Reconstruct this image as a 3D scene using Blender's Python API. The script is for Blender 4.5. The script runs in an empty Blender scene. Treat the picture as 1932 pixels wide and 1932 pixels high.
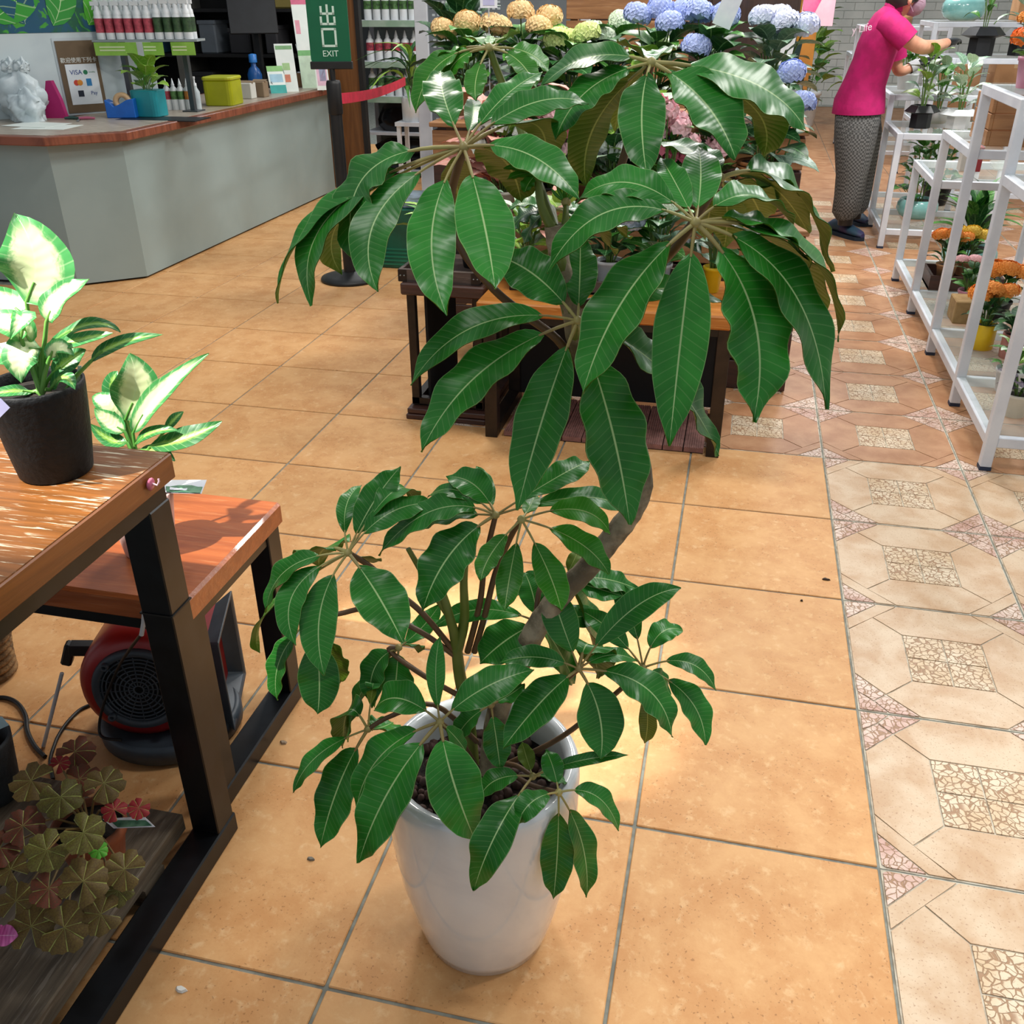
import bpy, bmesh, math, random
from mathutils import Vector, Matrix
random.seed(7)
V3 = Vector
PI = math.pi
C = bpy.context.scene.collection
scn = bpy.context.scene

# ---------------------------------------------------------------- camera
T = 0.45                                    # floor tile
CAM = V3((-0.8476152*T, -2.9432418*T, 3.1297922*T)); FPX = 1776.586
pit, yaw, rol = 0.501033489, 0.22939648, -0.00461760708
R0 = V3((math.cos(yaw), math.sin(yaw), 0)); FH = V3((-math.sin(yaw), math.cos(yaw), 0)); UZ = V3((0, 0, 1))
FW = math.cos(pit)*FH - math.sin(pit)*UZ; UP0 = math.sin(pit)*FH + math.cos(pit)*UZ
RT = math.cos(rol)*R0 + math.sin(rol)*UP0; UP = -math.sin(rol)*R0 + math.cos(rol)*UP0
cd = bpy.data.cameras.new('camera'); cam = bpy.data.objects.new('camera', cd); C.objects.link(cam)
cam.matrix_world = Matrix(((RT.x, UP.x, -FW.x, CAM.x), (RT.y, UP.y, -FW.y, CAM.y), (RT.z, UP.z, -FW.z, CAM.z), (0, 0, 0, 1)))
cd.sensor_width = 36; cd.lens = 36*FPX/1932; cd.clip_start = 0.05; cd.clip_end = 100
scn.camera = cam

# ---------------------------------------------------------------- world, lights, exposure
w = bpy.data.worlds.new('world'); scn.world = w; w.use_nodes = True
bg = w.node_tree.nodes['Background']; bg.inputs[0].default_value = (0.86, 0.93, 1.0, 1); bg.inputs[1].default_value = 0.47
scn.view_settings.view_transform = 'Standard'; scn.view_settings.look = 'None'
scn.view_settings.exposure = 0.0; scn.view_settings.gamma = 1.0; scn.view_settings.use_curve_mapping = False
def lamp(kind, loc, aim, power, color=(1, 1, 1), size=0.3, spot=40, blend=0.5):
    d = bpy.data.lights.new('ceiling_lamp', kind); d.energy = power; d.color = color
    if kind == 'AREA': d.shape = 'DISK'; d.size = size
    else: d.shadow_soft_size = size
    if kind == 'SPOT': d.spot_size = math.radians(spot); d.spot_blend = blend
    o = bpy.data.objects.new('ceiling_lamp', d); C.objects.link(o); o.location = loc
    o.rotation_euler = (V3(aim)-V3(loc)).to_track_quat('-Z', 'Y').to_euler()
    return o
lamp('AREA', (0.5, 0.9, 3.1), (-0.6, 0.0, 0.3), 27, (1, .97, .92), .45)        # over the aisle, right of the plant
lamp('AREA', (-1.3, -0.9, 3.1), (-0.8, 0.1, 0.3), 15, (1, .97, .92), .5)
lamp('SPOT', (-2.3, -1.25, 3.0), (-1.36, -0.22, 0.95), 900, (1, .97, .9), .03, 17, .6)  # on the dieffenbachias
lamp('SPOT', (1.5, 0.2, 3.1), (0.45, -0.3, 0.0), 240, (1, .97, .94), .10, 40, .9)      # on the patterned aisle
lamp('AREA', (-1.6, 2.4, 3.1), (-1.2, 2.0, 0.3), 42, (1, .93, .84), .5)
lamp('AREA', (0.0, 3.4, 3.1), (0.2, 3.4, 0), 40, (1, .95, .9), .5)
lamp('AREA', (1.4, 4.4, 3.1), (1.1, 4.3, 0.6), 75, (1, .98, .96), .5)
lamp('AREA', (-0.9, 5.2, 3.1), (-0.9, 4.4, 0.9), 60, (1, .97, .94), .6)
lamp('AREA', (0.6, 8.5, 3.1), (0.6, 8.5, 0), 90, (1, .98, .96), .8)
lamp('AREA', (-2.6, 5.8, 3.1), (-3.0, 5.8, 0), 22, (1, .97, .92), .5)
lamp('AREA', (-3.4, 8.6, 3.1), (-3.4, 9, 0.6), 60, (.95, .98, 1), .6)

# ---------------------------------------------------------------- pixel -> place helpers
def ray(x, y): return FW + RT*((x-966)/FPX) + UP*((966-y)/FPX)
def onz(x, y, z=0.0): d = ray(x, y); return CAM + d*((z-CAM.z)/d.z)
def ony(x, y, Y): d = ray(x, y); return CAM + d*((Y-CAM.y)/d.y)
def onx(x, y, X): d = ray(x, y); return CAM + d*((X-CAM.x)/d.x)
def deep(x, y, P, e=0.0):                    # the point of this sight line as far away as P (+ e)
    d = ray(x, y); return CAM + d*(((P-CAM).dot(FH)+e)/d.dot(FH))
def mpp(P): return (P-CAM).dot(FW)/FPX       # metres per pixel there

# ---------------------------------------------------------------- materials
def lin(h):
    if not isinstance(h, str): return tuple(h)+(1,) if len(h) == 3 else tuple(h)
    h = h.lstrip('#'); o = []
    for i in (0, 2, 4):
        c = int(h[i:i+2], 16)/255; o.append(c/12.92 if c <= .04045 else ((c+.055)/1.055)**2.4)
    return tuple(o)+(1,)
class NT:
    def __init__(s, m): s.t = m.node_tree; s.n = s.t.nodes; s.l = s.t.links
    def new(s, k, **kw):
        n = s.n.new(k)
        for a, b in kw.items():
            if a.startswith('i_'):
                key = a[2:]; key = int(key) if key.isdigit() else key
                s.put(n.inputs[key], b)
            else: setattr(n, a, b)
        return n
    def put(s, sock, b):
        if isinstance(b, bpy.types.NodeSocket): s.l.new(b, sock)
        else: sock.default_value = b
    def math(s, op, a, b=0.0, c=None):
        n = s.n.new('ShaderNodeMath'); n.operation = op; s.put(n.inputs[0], a); s.put(n.inputs[1], b)
        if c is not None: s.put(n.inputs[2], c)
        return n.outputs[0]
    def mix(s, f, a, b):
        n = s.n.new('ShaderNodeMix'); n.data_type = 'RGBA'; s.put(n.inputs[0], f)
        s.put(n.inputs[6], a); s.put(n.inputs[7], b); return n.outputs[2]
    def ramp(s, f, x0, x1):
        n = s.n.new('ShaderNodeMapRange'); n.interpolation_type = 'SMOOTHSTEP'; s.put(n.inputs[0], f)
        n.inputs[1].default_value = x0; n.inputs[2].default_value = x1; return n.outputs[0]
    def noise(s, vec, scale, detail=3, rough=.55, dist=0.0):
        n = s.n.new('ShaderNodeTexNoise'); s.l.new(vec, n.inputs['Vector']); n.inputs['Scale'].default_value = scale
        n.inputs['Detail'].default_value = detail; n.inputs['Roughness'].default_value = rough; n.inputs['Distortion'].default_value = dist
        return n.outputs['Fac']
def base(name, rough=.5, metal=0.0, spec=.5, coat=0.0):
    m = bpy.data.materials.new(name); m.use_nodes = True; t = NT(m); b = t.n['Principled BSDF']
    b.inputs['Roughness'].default_value = rough; b.inputs['Metallic'].default_value = metal
    b.inputs['Specular IOR Level'].default_value = spec; b.inputs['Coat Weight'].default_value = coat
    return m, t, b
MATS = {}
def M(name, c1, c2=None, scale=8, rough=.5, metal=0.0, spec=.5, coat=0.0, bump=0.0, detail=4, stretch=(1, 1, 1), lo=.35, hi=.65, rnd=0.0, bscale=None, alpha=None):
    if name in MATS: return MATS[name]
    m, t, b = base(name, rough, metal, spec, coat); MATS[name] = m
    c1 = lin(c1); col = None
    tc = t.new('ShaderNodeTexCoord'); mp = t.new('ShaderNodeMapping'); t.l.new(tc.outputs['Object'], mp.inputs[0]); mp.inputs['Scale'].default_value = stretch
    vec = mp.outputs[0]
    if rnd:
        oi = t.new('ShaderNodeObjectInfo'); add = t.new('ShaderNodeVectorMath', operation='ADD'); t.l.new(vec, add.inputs[0])
        cm = t.new('ShaderNodeCombineXYZ'); r = t.math('MULTIPLY', oi.outputs['Random'], 37.0)
        t.l.new(r, cm.inputs[0]); t.l.new(r, cm.inputs[1]); t.l.new(cm.outputs[0], add.inputs[1]); vec = add.outputs[0]
    if c2 is None: c2 = tuple(x*.86 for x in c1[:3])+(1,)
    f = t.ramp(t.noise(vec, scale, detail), lo, hi)
    col = t.mix(f, c1, lin(c2))
    if rnd:
        hs = t.new('ShaderNodeHueSaturation'); t.l.new(col, hs.inputs['Color'])
        t.l.new(t.math('MULTIPLY_ADD', oi.outputs['Random'], rnd, 1-rnd/2), hs.inputs['Value']); col = hs.outputs[0]
    t.l.new(col, b.inputs['Base Color'])
    if bump:
        bn = t.new('ShaderNodeBump', i_Strength=bump, i_Distance=.01); t.l.new(t.noise(vec, bscale or scale*3, 5), bn.inputs['Height']); t.l.new(bn.outputs[0], b.inputs['Normal'])
    if alpha is not None:
        b.inputs['Alpha'].default_value = alpha
    return m
def leafmat(name, top, top2, vein, nv=20, slope=3.0, rough=.3, rib=.035, veinmix=.35, edge=None, trans=.18, spec=.5, bump=.25, centre=None, cwide=.28, sub=None):
    """leaf surface: midrib and side veins from the blade's own UV"""
    m, t, b = base(name, rough, 0, spec); MATS[name] = m
    uv = t.new('ShaderNodeUVMap'); sp = t.new('ShaderNodeSeparateXYZ'); t.l.new(uv.outputs[0], sp.inputs[0])
    u = t.math('ABSOLUTE', t.math('SUBTRACT', sp.outputs[0], .5)); v = sp.outputs[1]
    tc = t.new('ShaderNodeTexCoord'); oi = t.new('ShaderNodeObjectInfo')
    nz = t.noise(tc.outputs['Object'], 14, 3)
    col = t.mix(t.ramp(nz, .3, .7), lin(top), lin(top2))
    hs = t.new('ShaderNodeHueSaturation'); t.l.new(col, hs.inputs['Color'])
    t.l.new(t.math('MULTIPLY_ADD', oi.outputs['Random'], .35, .85), hs.inputs['Value']); col = hs.outputs[0]
    if centre:
        n2 = t.noise(uv.outputs[0], 9, 5, .7, .6); 
        cc = t.math('ADD', u, t.math('MULTIPLY', t.math('SUBTRACT', n2, .5), .34))
        ends = t.math('MULTIPLY', t.ramp(v, 0.0, .18), t.math('SUBTRACT', 1.0, t.ramp(v, .72, .97)))
        msk = t.math('MULTIPLY', t.math('SUBTRACT', 1.0, t.ramp(cc, cwide-.09, cwide+.09)), ends)
        col = t.mix(msk, col, lin(centre))
    ph = t.math('SINE', t.math('MULTIPLY', t.math('SUBTRACT', t.math('MULTIPLY', v, 1.0), t.math('MULTIPLY', u, slope/nv)), 2*PI*nv))
    side = t.ramp(ph, .86, 1.0)
    ribm = t.math('SUBTRACT', 1.0, t.ramp(u, rib*.45, rib))
    vm = t.math('MAXIMUM', t.math('MULTIPLY', side, veinmix), ribm)
    if edge: vm = t.math('MAXIMUM', vm, t.math('MULTIPLY', t.ramp(u, .478, .497), edge))
    col = t.mix(vm, col, lin(vein))
    t.l.new(col, b.inputs['Base Color'])
    if bump:
        h = t.math('ADD', t.math('MULTIPLY', ph, -.5), t.math('MULTIPLY', t.noise(tc.outputs['Object'], 90, 2), .5))
        bn = t.new('ShaderNodeBump', i_Strength=bump, i_Distance=.002); t.l.new(h, bn.inputs['Height']); t.l.new(bn.outputs[0], b.inputs['Normal'])
    if trans:
        tr = t.new('ShaderNodeBsdfTranslucent'); t.l.new(col, tr.inputs[0]); mx = t.new('ShaderNodeMixShader', i_0=trans)
        t.l.new(b.outputs[0], mx.inputs[1]); t.l.new(tr.outputs[0], mx.inputs[2]); t.l.new(mx.outputs[0], t.n['Material Output'].inputs[0])
    return m
def glass(name, tint=(.9, 1, .97), alpha=.25, rough=.05):
    m, t, b = base(name, rough); MATS[name] = m
    b.inputs['Base Color'].default_value = lin(tint); b.inputs['Alpha'].default_value = alpha
    return m

# ---------------------------------------------------------------- mesh helpers
class MB:
    def __init__(s): s.v = []; s.f = []; s.m = []; s.uv = []; s.sm = []
    def add(s, vs, fs, mat=0, uvs=None, smooth=False):
        o = len(s.v); s.v += [tuple(p) for p in vs]
        for k, f in enumerate(fs):
            s.f.append([o+i for i in f]); s.m.append(mat); s.sm.append(smooth)
            s.uv.append([uvs[i] for i in f] if uvs else [(0.5, 0.5)]*len(f))
        return s
    def box(s, c, d, rot=None, mat=0):
        c = V3(c); x, y, z = d[0]/2, d[1]/2, d[2]/2
        P = [V3((a*x, b*y, e*z)) for a in (-1, 1) for b in (-1, 1) for e in (-1, 1)]
        if rot is not None: P = [rot @ p for p in P]
        return s.add([p+c for p in P], [(0, 1, 3, 2), (4, 6, 7, 5), (0, 4, 5, 1), (2, 3, 7, 6), (0, 2, 6, 4), (1, 5, 7, 3)], mat)
    def bb(s, x0, x1, y0, y1, z0, z1, mat=0): return s.box(((x0+x1)/2, (y0+y1)/2, (z0+z1)/2), (x1-x0, y1-y0, z1-z0), None, mat)
    def bar(s, a, b, wd, th, mat=0, up=UZ):       # square bar from a to b
        a, b = V3(a), V3(b); d = (b-a); L = d.length; d.normalize(); sd = d.cross(V3(up))
        if sd.length < 1e-4: sd = d.cross(V3((0, 1, 0)))
        sd.normalize(); u = sd.cross(d); R = Matrix((sd, d, u)).transposed()
        return s.box((a+b)/2, (wd, L, th), R, mat)
    def tube(s, path, r, n=8, mat=0, cap=True, flat=None):
        path = [V3(p) for p in path]; N = len(path); rs = r if isinstance(r, (list, tuple)) else [r]*N
        vs = []; prev = None
        for i, p in enumerate(path):
            t = (path[min(i+1, N-1)]-path[max(i-1, 0)]).normalized()
            if prev is None: prev = t.orthogonal().normalized()
            a = (prev - t*prev.dot(t)).normalized(); prev = a; b = t.cross(a)
            for k in range(n): an = 2*PI*k/n; vs.append(p+(a*math.cos(an)+b*math.sin(an))*rs[i])
        fs = [(i*n+k, i*n+(k+1) % n, (i+1)*n+(k+1) % n, (i+1)*n+k) for i in range(N-1) for k in range(n)]
        s.add(vs, fs, mat, None, True)
        if cap: s.add(vs[:n], [tuple(reversed(range(n)))], mat); s.add(vs[-n:], [tuple(range(n))], mat)
        return s
    def lathe(s, prof, n=24, c=(0, 0, 0), R=None, mat=0, close=True, sy=1.0, smooth=True):
        c = V3(c); vs = []; uvs = []
        for j, (r, z) in enumerate(prof):
            for k in range(n):
                a = 2*PI*k/n; p = V3((r*math.cos(a), r*sy*math.sin(a), z)); vs.append((R @ p if R else p)+c)
        fs = [(j*n+k, j*n+(k+1) % n, (j+1)*n+(k+1) % n, (j+1)*n+k) for j in range(len(prof)-1) for k in range(n)]
        s.add(vs, fs, mat, None, smooth)
        if close:
            if prof[0][0] > 1e-4: s.add(vs[:n], [tuple(reversed(range(n)))], mat)
            if prof[-1][0] > 1e-4: s.add(vs[-n:], [tuple(range(n))], mat)
        return s
    def prism(s, poly, z0, z1, mat=0, frame=None):
        n = len(poly); vs = [V3((x, y, z0)) for x, y in poly]+[V3((x, y, z1)) for x, y in poly]
        if frame: vs = [frame @ v for v in vs]
        return s.add(vs, [tuple(reversed(range(n))), tuple(range(n, 2*n))]+[(k, (k+1) % n, n+(k+1) % n, n+k) for k in range(n)], mat)
    def loft(s, rings, mat=0, cap=True, smooth=True):
        n = len(rings[0]); vs = [p for r in rings for p in r]
        s.add(vs, [(i*n+k, i*n+(k+1) % n, (i+1)*n+(k+1) % n, (i+1)*n+k) for i in range(len(rings)-1) for k in range(n)], mat, None, smooth)
        if cap: s.add(rings[0], [tuple(reversed(range(n)))], mat); s.add(rings[-1], [tuple(range(n))], mat)
        return s
    def mesh(s, name, mats, bev=0.0, weld=False):
        me = bpy.data.meshes.new(name); me.from_pydata(s.v, [], s.f)
        ul = me.uv_layers.new(name='UVMap'); d = []
        for u in s.uv:
            for q in u: d += [q[0], q[1]]
        ul.data.foreach_set('uv', d)
        me.polygons.foreach_set('material_index', s.m); me.polygons.foreach_set('use_smooth', s.sm)
        for m in mats: me.materials.append(m)
        if bev or weld:
            b = bmesh.new(); b.from_mesh(me)
            if weld: bmesh.ops.remove_doubles(b, verts=b.verts, dist=1e-5)
            if bev:
                es = [e for e in b.edges if len(e.link_faces) == 2 and e.calc_face_angle(0) > .6]
                bmesh.ops.bevel(b, geom=es, offset=bev, segments=1, affect='EDGES')
            b.to_mesh(me); b.free()
        me.update(); return me
def obj(name, mb, mats, parent=None, bev=0.0, world=True, weld=False):
    if not isinstance(mats, (list, tuple)): mats = [mats]
    me = mb if isinstance(mb, bpy.types.Mesh) else mb.mesh(name, mats, bev, weld)
    o = bpy.data.objects.new(name, me); C.objects.link(o)
    if parent is not None:
        o.parent = parent
        if world and parent.type == 'EMPTY': o.matrix_parent_inverse = parent.matrix_basis.inverted()
    return o
def tag(o, label, cat, group=None, kind=None):
    o['label'] = label; o['category'] = cat
    if group: o['group'] = group
    if kind: o['kind'] = kind
    return o
def thing(name, label, cat, loc=(0, 0, 0), rz=0.0, group=None, sc=1.0):
    o = bpy.data.objects.new(name, None); C.objects.link(o); o.empty_display_size = .05
    o.location = loc; o.rotation_euler = (0, 0, rz); o.scale = (sc, sc, sc); return tag(o, label, cat, group)
def struct(name, mb, mats, bev=0.0, label=None):
    o = obj(name, mb, mats, None, bev); o['kind'] = 'structure'
    if label: o['label'] = label
    return o
def setmat(o, m):
    o.material_slots[0].link = 'OBJECT'; o.material_slots[0].material = m
def text(name, s, size, M4, mat, parent=None, ext=.0006, align='CENTER'):
    cu = bpy.data.curves.new(name, 'FONT'); cu.body = s; cu.size = size; cu.extrude = ext; cu.align_x = align; cu.align_y = 'CENTER'; cu.resolution_u = 3
    cu.materials.append(mat); tmp = bpy.data.objects.new(name, cu); C.objects.link(tmp)
    me = bpy.data.meshes.new_from_object(tmp.evaluated_get(bpy.context.evaluated_depsgraph_get())); bpy.data.objects.remove(tmp); me.name = name
    o = bpy.data.objects.new(name, me); C.objects.link(o)
    if parent is not None:
        o.parent = parent
        if parent.type == 'EMPTY': o.matrix_parent_inverse = parent.matrix_basis.inverted()
    o.matrix_basis = M4; return o
def frame(o, x, y):                                # 4x4 with given x and y axes
    x = V3(x).normalized(); y = V3(y); y = (y-x*y.dot(x)).normalized(); z = x.cross(y)
    return Matrix(((x.x, y.x, z.x, o[0]), (x.y, y.y, z.y, o[1]), (x.z, y.z, z.z, o[2]), (0, 0, 0, 1)))

# ---------------------------------------------------------------- leaves
def prof_umb(t):                                   # oblong with a drip tip
    b = max(0.0, math.sin(PI*min(1, t)**.92))**.72
    return b*(1-.55*max(0, (t-.86)/.14)) if t > .86 else b
def prof_oval(t): return max(0.0, math.sin(PI*t**.8))**.8
def prof_lance(t): return max(0.0, math.sin(PI*t**.7))**1.1
def prof_heart(t): return max(0.0, math.sin(PI*(.12+.88*t)**.75))**.7 if t < 1 else 0
def blade(mb, curve, wd, nrm, prof=prof_umb, fold=.18, wave=0.0, nw=3.0, ns=14, nc=6, thick=.0008, mt=0, mbk=1, t0=0.0, curl=0.0, phase=0.0):
    """curve(t)->point, nrm(t)->upward normal hint; two skins and a rim"""
    top = []; uvs = []
    for i in range(ns+1):
        t = i/ns; tt = t0+(1-t0)*t; p = curve(tt); tg = (curve(min(1, tt+.01))-curve(max(0, tt-.01))).normalized()
        n = nrm(tt); n = (n-tg*n.dot(tg)).normalized(); sd = tg.cross(n)
        W = wd*prof(min(.999, max(.001, t)))/2
        for j in range(nc+1):
            u = -1+2*j/nc
            off = sd*(u*W) + n*(abs(u)*W*fold - u*u*W*curl + wave*wd*math.sin(2*PI*nw*t+phase+(1.3 if u > 0 else 0))*u*u)
            top.append(p+off); uvs.append(((u+1)/2, t))
    m = nc+1; nv = len(top)
    fs = [(i*m+j, i*m+j+1, (i+1)*m+j+1, (i+1)*m+j) for i in range(ns) for j in range(nc)]
    # the side of the sheet that looks along +n
    a, b_, c_ = top[m*(ns//2)], top[m*(ns//2)+1], top[m*(ns//2+1)]
    flip = (b_-a).cross(c_-a).dot(nrm(.5)) < 0
    rev = lambda q: (q[0], q[3], q[2], q[1])
    F = lambda q: rev(q) if flip else q
    mb.add(top, [F(q) for q in fs], mt, uvs, True)
    if thick:
        tn = []
        sg_ = -1 if flip else 1
        for i in range(ns+1):
            for j in range(m):
                i0, i1, j0, j1 = max(0, i-1), min(ns, i+1), max(0, j-1), min(nc, j+1)
                n = (top[i*m+j1]-top[i*m+j0]).cross(top[i1*m+j]-top[i0*m+j])
                if n.length < 1e-9: n = nrm(.5)*sg_
                tn.append(top[i*m+j]-n.normalized()*(thick*sg_))
        mb.add(tn, [rev(F(q)) for q in fs], mbk, uvs, True)
def bez(a, m, b):                                   # quadratic through a, m (half way), b
    c = m*2-(a+b)*.5
    return lambda t: a*((1-t)**2)+c*(2*t*(1-t))+b*(t*t)
def unit_leaf(name, wd, prof, mats, arch=.18, fold=.2, wave=.03, ns=8, nc=4, stem=.0, droop=0.0):
    mb = MB(); a = V3((0, 0, 0)); b = V3((1, 0, -droop)); m = V3((.52, 0, arch-droop*.3))
    cv = bez(a, m, b); blade(mb, cv, wd, lambda t: V3((0, 0, 1)), prof, fold, wave, 2.5, ns, nc, .003, 0, 1, stem)
    if stem: mb.tube([cv(0), cv(stem*.5), cv(stem*1.1)], .018, 5, 2)
    return mb.mesh(name, mats)
# ================================================================ THE SETTING
# ---- floor: orange tiles, one object each
def tile_orange():
    m, t, b = base('orange_tile', .5, 0, .25)
    tc = t.new('ShaderNodeTexCoord'); oi = t.new('ShaderNodeObjectInfo'); ad = t.new('ShaderNodeVectorMath', operation='ADD')
    cm = t.new('ShaderNodeCombineXYZ'); r = t.math('MULTIPLY', oi.outputs['Random'], 53.0); t.l.new(r, cm.inputs[0]); t.l.new(r, cm.inputs[1])
    t.l.new(tc.outputs['Object'], ad.inputs[0]); t.l.new(cm.outputs[0], ad.inputs[1]); v = ad.outputs[0]
    n1 = t.noise(v, 7, 7, .68, .2); n2 = t.noise(v, 34, 5, .65, .25); n3 = t.noise(v, 150, 2, .5)
    c = t.mix(t.ramp(n1, .34, .68), lin('#d7a670'), lin('#c7905a'))
    c = t.mix(t.math('MULTIPLY', t.ramp(n2, .52, .74), .55), c, lin('#e6c394'))
    c = t.mix(t.math('MULTIPLY', t.math('MULTIPLY', t.ramp(n3, .63, .68), t.ramp(n1, .44, .58)), .45), c, lin('#6b3c17'))
    hs = t.new('ShaderNodeHueSaturation'); t.l.new(c, hs.inputs['Color']); t.l.new(t.math('MULTIPLY_ADD', oi.outputs['Random'], .10, .95), hs.inputs['Value'])
    t.l.new(hs.outputs[0], b.inputs['Base Color'])
    bn = t.new('ShaderNodeBump', i_Strength=.12, i_Distance=.004); t.l.new(t.noise(v, 60, 4), bn.inputs['Height']); t.l.new(bn.outputs[0], b.inputs['Normal'])
    t.l.new(t.math('MULTIPLY_ADD', n2, .25, .38), b.inputs['Roughness'])
    return m
def tile_beige(name, ca, cb, white=.0, scroll=False):
    m, t, b = base(name, .46, 0, .4)
    tc = t.new('ShaderNodeTexCoord'); oi = t.new('ShaderNodeObjectInfo'); ad = t.new('ShaderNodeVectorMath', operation='ADD')
    cm = t.new('ShaderNodeCombineXYZ'); r = t.math('MULTIPLY', oi.outputs['Random'], 31.0); t.l.new(r, cm.inputs[0]); t.l.new(r, cm.inputs[1])
    t.l.new(tc.outputs['Object'], ad.inputs[0]); t.l.new(cm.outputs[0], ad.inputs[1]); v = ad.outputs[0]
    n1 = t.noise(v, 9, 5, .6, .3); n3 = t.noise(v, 220, 2, .5)
    c = t.mix(t.ramp(n1, .32, .68), lin(ca), lin(cb))
    c = t.mix(t.math('MULTIPLY', t.ramp(n3, .6, .72), .6), c, lin('#8a5c3c'))
    if scroll:
        nz = t.new('ShaderNodeTexNoise', i_Scale=30.0); t.l.new(tc.outputs['Object'], nz.inputs['Vector'])
        vm = t.new('ShaderNodeVectorMath', operation='MULTIPLY_ADD'); t.l.new(nz.outputs['Color'], vm.inputs[0]); vm.inputs[1].default_value = (.03, .03, .0); t.l.new(tc.outputs['Object'], vm.inputs[2])
        wv = t.new('ShaderNodeTexVoronoi', feature='DISTANCE_TO_EDGE', i_Scale=70.0); t.l.new(vm.outputs[0], wv.inputs['Vector'])
        msk = t.ramp(wv.outputs['Distance'], .02, .09)
        c = t.mix(msk, lin('#a07c5c'), c)
        bn = t.new('ShaderNodeBump', i_Strength=.6, i_Distance=.003); t.l.new(msk, bn.inputs['Height']); t.l.new(bn.outputs[0], b.inputs['Normal'])
    t.l.new(c, b.inputs['Base Color'])
    return m
m_or = tile_orange()
m_be = tile_beige('beige_tile_lit', '#d2bb9e', '#bd9a76')  # paler copy for the near rows, spot glare painted into the colour
m_be2 = tile_beige('tan_tile_dim', '#b78a64', '#a2714c')  # browner copy for the far rows, weaker light painted into the colour
m_sc = tile_beige('scroll_tile', '#dccbb0', '#cbb08c', 0, True)
m_pk = tile_beige('rose_scroll_tile', '#dfcbbb', '#c29a8c', 0, True)
m_gr = M('grey_grout', '#8d9086', '#74766e', 30, .9)
m_gr2 = M('pale_grout', '#cfc9b8', '#9a8c78', 20, .9)
fl = MB(); fl.bb(-6.2, 3.2, -2.2, 14.2, -.05, -.0035)
floor = struct('floor', fl, m_gr, 0, 'tiled shop floor with grey joints')
g = .0032
mb = MB(); mb.bb(-T/2+g, T/2-g, -T/2+g, T/2-g, -.012, 0); me_o = mb.mesh('tile', [m_or], .0018)
def pattern_tile(kind, field):
    h = T/2; mb = MB(); q = lambda *p: [(a*T-h, b*T-h) for a, b in p]
    gg = .006
    def piece(poly, mat):
        cx = sum(p[0] for p in poly)/len(poly); cy = sum(p[1] for p in poly)/len(poly)
        # inset every edge by half a groove
        n = len(poly); out = []
        for i in range(n):
            a = V3((*poly[i-1], 0)); b = V3((*poly[i], 0)); c = V3((*poly[(i+1) % n], 0))
            d1 = (b-a).normalized(); d2 = (c-b).normalized(); n1 = V3((-d1.y, d1.x, 0)); n2 = V3((-d2.y, d2.x, 0))
            bi = n1+n2; bi = bi/max(.35, bi.dot(n1)); p = b+bi*.0019; out.append((p.x, p.y))
        mb.prism(out, -.006, 0, mat)
    mb.bb(-h+g*.6, h-g*.6, -h+g*.6, h-g*.6, -.01, -.0022, 3)
    c = .30; s0, s1 = .295, .705; mm = .15
    k = [(mm, mm), (1-mm, mm), (1-mm, 1-mm), (mm, 1-mm)]; e = .008
    piece(q((c, e), (1-c, e), k[1], (s1, s0), (s0, s0), k[0]), 0)
    piece(q((1-e, c), (1-e, 1-c), k[2], (s1, s1), (s1, s0), k[1]), 0)
    piece(q((1-c, 1-e), (c, 1-e), k[3], (s0, s1), (s1, s1), k[2]), 0)
    piece(q((e, 1-c), (e, c), k[0], (s0, s0), (s0, s1), k[3]), 0)
    for i in range(2):
        for j in range(2):
            d = (s1-s0)/2; x, y = s0+i*d, s0+j*d
            piece(q((x, y), (x+d, y), (x+d, y+d), (x, y+d)), 1)
    for sx in (0, 1):
        for sy in (0, 1):
            f = lambda a, b: ((1-a) if sx else a, (1-b) if sy else b)
            def P(*pts):
                pts = [f(*p) for p in pts]
                return q(*(pts if (sx+sy) % 2 == 0 else pts[::-1]))
            low = (sy == 0)
            if (kind+sy) % 2 == 0:          # plain band outside a small ornament
                piece(P((.02+e, .0+e), (.19, e), (e, .19), (e, .02)), 2)
                piece(P((.19, e), (.30, e), (e, .30), (e, .19)), 0)
            else:                            # one big ornament in three
                piece(P((e, e), (.15, e), (.085, .085), (e, .15)), 2)
                piece(P((.15, e), (.30, e), (.15, .15), (.085, .085)), 2)
                piece(P((.085, .085), (.15, .15), (e, .30), (e, .15)), 2)
    return mb.mesh('patterned_tile', [field, m_sc, m_pk, m_gr2])
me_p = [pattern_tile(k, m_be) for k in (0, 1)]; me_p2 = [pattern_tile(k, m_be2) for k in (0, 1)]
def is_pattern(v, r):                          # v: columns from the seam, r: rows
    return v >= 0 or (r >= 4 and v >= -3)
n_t = 0
for r in range(-3, 13):
    for v in range(-12, 4):
        if is_pattern(v, r): continue
        x, y = (v+.5)*T, (r+.5)*T
        q = V3((x, y, 0))-CAM; d = q.dot(FW)
        if d < .3: continue
        sx = q.dot(RT)/d*FPX; 
        if abs(sx) > 1250: continue
        if x < -4.2 and y > 3.2: continue
        o = obj('tile', me_o, None, floor); o.location = (x, y, 0); o.rotation_euler = (0, 0, random.choice((0, PI/2, PI, -PI/2))); n_t += 1
for r in range(-3, 15):
    for v in range(-3, 5):
        if not is_pattern(v, r): continue
        x, y = (v+.5)*T, (r+.5)*T
        if v > 2 and r < 1: continue
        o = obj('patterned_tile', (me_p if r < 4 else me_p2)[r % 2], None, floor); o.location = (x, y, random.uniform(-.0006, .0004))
far = MB()
for r in range(15, 31):
    for v in range(-3, 6): far.bb(v*T+g, (v+1)*T-g, r*T+g, (r+1)*T-g, -.01, 0)
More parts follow.
